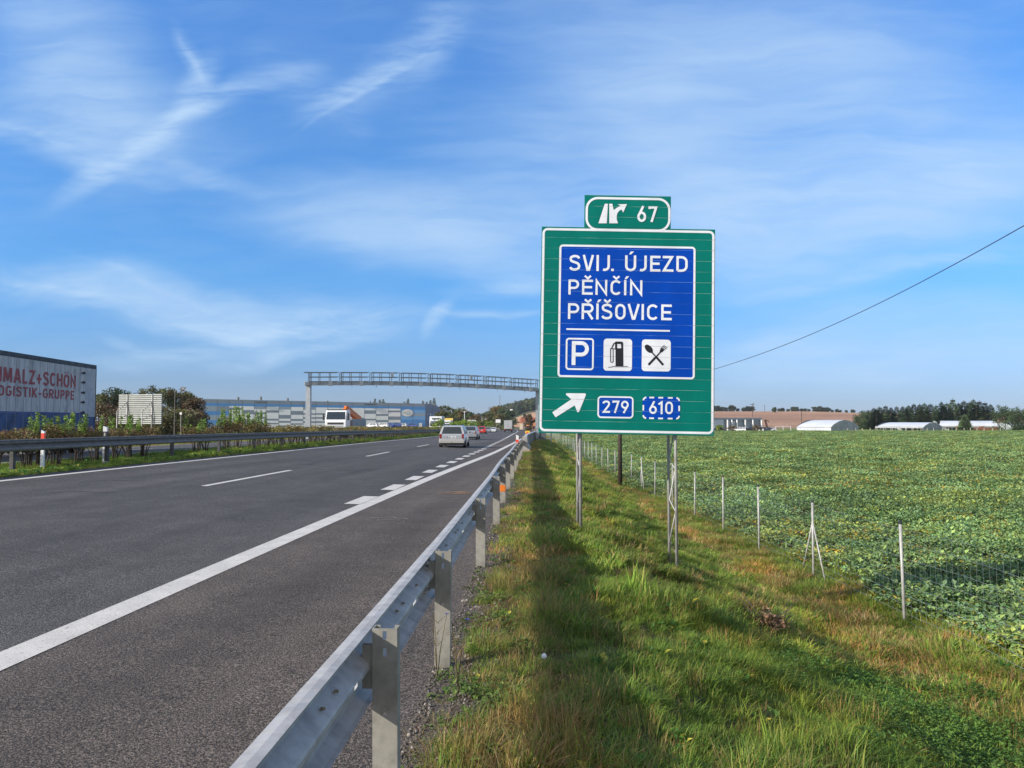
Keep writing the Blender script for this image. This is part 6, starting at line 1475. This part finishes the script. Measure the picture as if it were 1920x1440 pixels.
p = at(871, 789, 250); p.z = tz(p.x, p.y); ht = at(871, 770.5, 250).z-p.z; o = empty('pale_mast', p); tag(o, 'pale slim mast standing before the yellowing trees', 'mast'); mb = MB(); mb.tube([(0, 0, -.2), (0, 0, ht)], [.13, .08], 8); mb.tube([(0, 0, ht-.5), (1.6, 0, ht+.6)], .04, 5); mb.tube([(0, 0, ht-.5), (-1.2, 0, ht+.2)], .04, 5); mb.build('shaft', white_paint, o)
def small_board(px, D, py, w_, h_, lb, m=white_paint):
    p = at(px, py, D); g_ = tz(p.x, p.y); o = empty('roadside_sign', (p.x, p.y, g_)); tag(o, lb, 'sign'); mb = MB(); mb.box(-w_/2, w_/2, 0, .06, p.z-g_-h_/2, p.z-g_+h_/2); mb.build('plate', m, o); mb = MB()
    for s_ in (-.35, .35): mb.tube([(w_*s_, .1, -.3), (w_*s_, .1, p.z-g_+h_/2)], .05, 6)
    mb.build('post', galv, o)
small_board(934, 300, 789.5, 1.9, 1.3, 'distant white square sign beyond the red car'); small_board(958.5, 420, 769, 1.5, 1.1, 'white board standing high beside the brown slope')
small_board(745+95, 260, 786, 3.4, .7, 'yellow canopy board of the filling station beyond the lorries', mat('station_yellow', (.75, .55, .12), .5))
def house(px, D, top_y, w_, lb, roofm, wallm=white_paint):
    p = at(px, 789, D); z = tz(p.x, p.y)-.3; H_ = max(at(px, top_y, D).z-z, 2.5); o = empty('house', (p.x, p.y, z), rad(20)); tag(o, lb, 'house')
    mb = MB(); mb.box(-w_/2, w_/2, -3, 3, 0, H_*.6); mb.build('wall', mat('beige_plaster', (.36, .29, .22), .85), o); mb = MB(); mb.prism([(-3.4, H_*.58), (3.4, H_*.58), (0, H_)], -w_/2-.3, w_/2+.3, 'x'); mb.build('roof', roofm, o)
    mb = MB(); 
    for k in (-.3, 0., .3): mb.box(w_*k-.5, w_*k+.5, -3.03, -3.001, H_*.2, H_*.45)
    mb.build('window', glass, o)
rf = mat('red_tiled_roof', (.30, .10, .05), .8, 0, (1, .3)); 
house(992, 420, 783, 9, 'small red roofed house near the gantry column', rf); house(997, 380, 792, 5, 'low orange roofed shed right below the red roofed house', mat('orange_roof', (.45, .17, .06), .8), rf)
p = at(937, 745, 900); o = empty('hilltop_mast', (p.x, p.y, tz(p.x, p.y))); tag(o, 'thin mast rising from the wooded hilltop', 'mast'); mb = MB(); mb.tube([(0, 0, 0), (0, 0, at(937, 746, 900).z-tz(p.x, p.y)+3)], .35, 5); mb.build('shaft', galv_d, o)
for (px, D, pm, st_, lb) in [(846, 150, silver, 'sedan', 'silver car coming the other way behind the median bushes'), (915, 215, silver, 'hatch', 'pale car on the opposite carriageway beyond the red car'), (925, 230, whitep, 'suv', 'white car on the opposite carriageway far ahead')]:
    p = at(px, 789, D); u_ = -22.; x = u_+float(cY(p.y)); car(lb, None, (p.x if px > 900 else p.x, p.y, float(roadz(p.x-float(cY(p.y)), gY(p.y)))), rad(180)+rz_at(p.y), pm, st_, plate_=False, name='oncoming_car')
p = at(989, 797, 150); o = empty('warning_trailer', (p.x, p.y, float(roadz(p.x-float(cY(p.y)), gY(p.y))))); tag(o, 'small yellow and red roadside warning board at the exit nose', 'sign'); mb = MB(); mb.box(-.45, .45, 0, .1, .3, .8); mb.build('plate', mat('warning_yellow', (.8, .5, .04), .5), o); mb = MB(); mb.box(-.15, .15, -.02, -.001, .2, .6); mb.build('red_panel', redref, o)
# ------------------------------------------------------------------ right distance: shed, greenhouses
def footing(px, D): p = at(px, 789, D); return Vector((p.x, p.y, tz(p.x, p.y)))
A = footing(1339, 232); B2 = footing(1429, 240); C2 = footing(1356, 232); zt2 = at(1400, 783.5, 236).z
sh = empty('storage_shed', (A.x, A.y, 0)); tag(sh, 'open fronted grey storage shed with white round columns by the field', 'building')
g0 = A.z; ex2 = (B2-A); ex2.z = 0; Ls = ex2.length; sh.rotation_euler.z = math.atan2(ex2.y, ex2.x)
shm = mat('shed_grey_sheet', (.34, .37, .42), .5, .2, (1, .15)); shl = mat('shed_pale_sheet', (.55, .58, .63), .5, .1)
mb = MB(); mb.box(0, Ls, .5, 12, g0-.3, zt2-.6); mb.build('wall', shm, sh)
mb = MB(); mb.box(-.2, Ls+.1, -.02, 12.3, zt2-.6, zt2); mb.build('roof', shm, sh)
mb = MB(); mb.box(0, Ls*.19, .0, .49, g0-.3, zt2-.61); mb.build('left_bay', shl, sh)
for k in (.27, .36, .465, .64, .80, .985):
    mb = MB(); mb.cyl((Ls*k, -.05, (g0+zt2-.61)/2), .26, zt2-.61-g0, 'z', 12); mb.build('column', white_paint, sh)
for k0, k1 in ((.29, .345), (.375, .45)):
    mb = MB(); mb.box(Ls*k0, Ls*k1, .35, .49, g0, zt2-.9); mb.build('pale_door', shl, sh)
junk = [(1345, darkp, 'sedan', 'dark car at the left corner of the storage shed'), (1384, whitep, 'suv', 'white van-like car before the shed columns'), (1395, silver, 'hatch', 'silver car at the middle of the storage shed'), (1405, darkp, 'hatch', 'small dark car before the grey shed bay'), (1417, whitep, 'sedan', 'white saloon at the right end of the shed'), (1430, darkp, 'suv', 'dark high car beyond the shed corner'), (1442, silver, 'sedan', 'silver saloon rightmost beside the storage shed')]
for (px, pm, st_, lb) in junk:
    p = footing(px, 226+random.uniform(-1, 1)); car(lb, 'cars parked before the storage shed', tuple(p), rad(random.choice([75, 95, 110])), pm, st_, name='parked_car', plate_=False)
for (px, ty, lb, c_) in [(1350, 797, 'light green bush at the left side of the shed', YG), (1374, 799, 'dark red bush before the shed columns', RU), (1418, 797, 'brown bush in the right bay of the shed', RU)]:
    p, H_ = px_tree(px, 222, ty); tree('shed_bush', max(H_, 1.5), 3.6, c_, 500, .3, .05, 12, 'round', .05, lb, 'bush', None, p)
p = footing(1440, 236); o = empty('conveyor_arm', p); tag(o, 'dark slanting loader arm standing right of the storage shed', 'machine'); mb = MB(); ht = at(1435, 787, 236).z-p.z; mb.hexa([(-.2, 0, 0), (.3, 0, 0), (.3, .4, 0), (-.2, .4, 0), (-1.1, 0, ht), (-.5, 0, ht), (-.5, .4, ht), (-1.1, .4, ht)]); mb.tube([(-.9, 0, ht), (.4, 0, ht-.6)], .12, 6); mb.build('arm', mat('rusty_brown', (.09, .04, .03), .8), o)
for px, D in ((1411, 500), (1434, 640), (1503, 420), (1413.5, 700)):
    p = footing(px, D); ht = {1411: at(1411, 756, 500).z-p.z, 1434: at(1434, 759, 640).z-p.z, 1503: at(1503, 771, 420).z-p.z, 1413.5: 8}[px]
    o = empty('utility_pole', p); tag(o, {1411: 'distant pole with crossarm left above the storage shed', 1434: 'thin distant pole on the brown ridge', 1503: 'dark pole in the middle of the brown field', 1413.5: 'faint pole standing on the ridge behind the shed'}[px], 'pole'); mb = MB(); mb.tube([(0, 0, -.3), (0, 0, max(ht, 4))], .16, 6); mb.build('pole_shaft', wood, o)
    if px == 1411: mb = MB(); mb.box(-1.6, 1.6, -.1, .1, ht-.9, ht-.65); mb.build('crossarm', wood, o)
foil = mat('white_greenhouse_foil', (.56, .58, .62), .35, 0, (.25, .12), (.8, .4, .08)); clear = mat('grey_greenhouse_side', (.38, .42, .43), .35, 0, (.6, .3))
def greenhouse(pxl, pxr, Dl, Dr, top, lb, depth=9., gable='right', peak=1.0, openside=False, frames=9):
    A = footing(pxl, Dl); B3 = footing(pxr, Dr); ex3 = B3-A; Lx = Vector((ex3.x, ex3.y, 0)).length; o = empty('greenhouse', A, math.atan2(ex3.y, ex3.x)); H_ = at((pxl+pxr)/2, top, (Dl+Dr)/2).z-A.z
    tag(o, lb, 'greenhouse'); eave = H_*.42; n = 12; prof = [(depth*k/n, eave+(H_-eave)*math.sin(math.pi*k/n)**.8) for k in range(n+1)]
    v = [(x_+(math.sin(math.pi*i/n)*1.6 if x_ == 0 else 0), y_, z_) for x_ in (0, Lx) for i, (y_, z_) in enumerate(prof)]
    mb = MB(); mb.add(v, [(k, k+1, n+2+k, n+1+k) for k in range(n)]); mb.build('roof_foil', foil, o)
    mb = MB(); mb.box(0, Lx, -.02, .04, .35 if not openside else 1.1, eave-.15 if not openside else 1.6); mb.box(0, Lx, depth-.04, depth, 0, eave); mb.build('side_foil', foil if not openside else clear, o)
    mb = MB(); mb.add([(0, 0, 0)]+[(0, y_, z_) for y_, z_ in prof]+[(0, depth, 0)], [tuple(range(n+3))]); mb.add([(Lx, 0, 0)]+[(Lx, y_, z_) for y_, z_ in prof]+[(Lx, depth, 0)], [tuple(range(n+3))]); mb.build('gable', clear, o)
    mb = MB()
    for k in range(frames+1): x_ = Lx*k/frames; mb.box(x_-.05, x_+.05, -.06, .02, -.2, eave+.05)
    mb.box(0, Lx, -.07, -.0, eave-.08, eave+.05); mb.build('frame', galv, o)
    mb = MB()
    for k in range(1, 5): y_ = depth*k/5; zt3 = eave+(H_-eave)*math.sin(math.pi*k/5)**.8; mb.box(Lx+.01, Lx+.08, y_-.05, y_+.05, 0, zt3)
    mb.box(Lx+.01, Lx+.08, 0, depth, eave-.08, eave+.06); mb.build('gable_frame', galv, o); return o
greenhouse(1494, 1558, 232, 222, 787.5, 'white foil greenhouse with glazed gable left of the long tunnel', 13.)
greenhouse(1641, 1730, 240, 228, 792, 'long low white foil tunnel greenhouse in front of the spruces', 12., openside=True)
greenhouse(1760, 1872, 262, 258, 789, 'white greenhouse with brown open front partly hidden by the lone spruce', 9., openside=True)
greenhouse(1898, 1990, 256, 262, 792, 'greenhouse roof glimpsed behind the dark trees at the right border', 8., openside=True)
p = footing(1830, 254); o = empty('crate_stack', p, rad(2)); tag(o, 'reddish brown stacked crates under the far greenhouse roof', 'crates'); mb = MB()
for k in range(9): mb.box(k*1.5-6, k*1.5-4.7, 0, 1, 0, random.uniform(.8, 1.6)); 
mb.build('crates', mat('crate_brown', (.22, .09, .05), .8), o)
# goalpost-like white frame and small fence stakes at the far edge of the field
p = footing(1468, 224); o = empty('white_frame', p); tag(o, 'small white pipe frame standing left of the first greenhouse', 'frame'); mb = MB()
for x_ in (-2.2, 0, 2.2): mb.tube([(x_, 0, 0), (x_, 0, 1.7)], .06, 6)
mb.tube([(-2.2, 0, 1.7), (2.2, 0, 1.7)], .06, 6); mb.build('pipes', white_paint, o)
sk = None
for i in range(22):
    px = 1590+i*13.5+random.uniform(-2, 2); p = footing(px, 221)
    if sk is None: mb = MB(); mb.box(-.06, .06, -.06, .06, -.2, 1.25); sk = mb.build('field_stake', mat('weathered_stake', (.45, .42, .32), .8)); o = sk
    else: o = sk.copy(); COL.objects.link(o)
    o.location = p; tag(o, ORD[i]+' pale stake from the left along the far edge of the green field', 'stake', 'stakes along the far field edge')
#PART5
# ------------------------------------------------------------------ thin air haze
mb = MB(); mb.box(-3300, 3300, -40, 3200, -6.5, 48); hz_o = mb.build('haze', bpy.data.materials.new('air_haze')); hz_o['kind'] = 'stuff'
hm = hz_o.data.materials[0]; hm.use_nodes = True; hm.node_tree.nodes.clear(); t = NT(hm.node_tree)
pv = t.new('ShaderNodeVolumePrincipled'); pv.inputs['Color'].default_value = (.80, .88, 1, 1); pv.inputs['Density'].default_value = .00010; pv.inputs['Anisotropy'].default_value = .1
ho = t.new('ShaderNodeOutputMaterial'); t.l.new(pv.outputs[0], ho.inputs['Volume'])
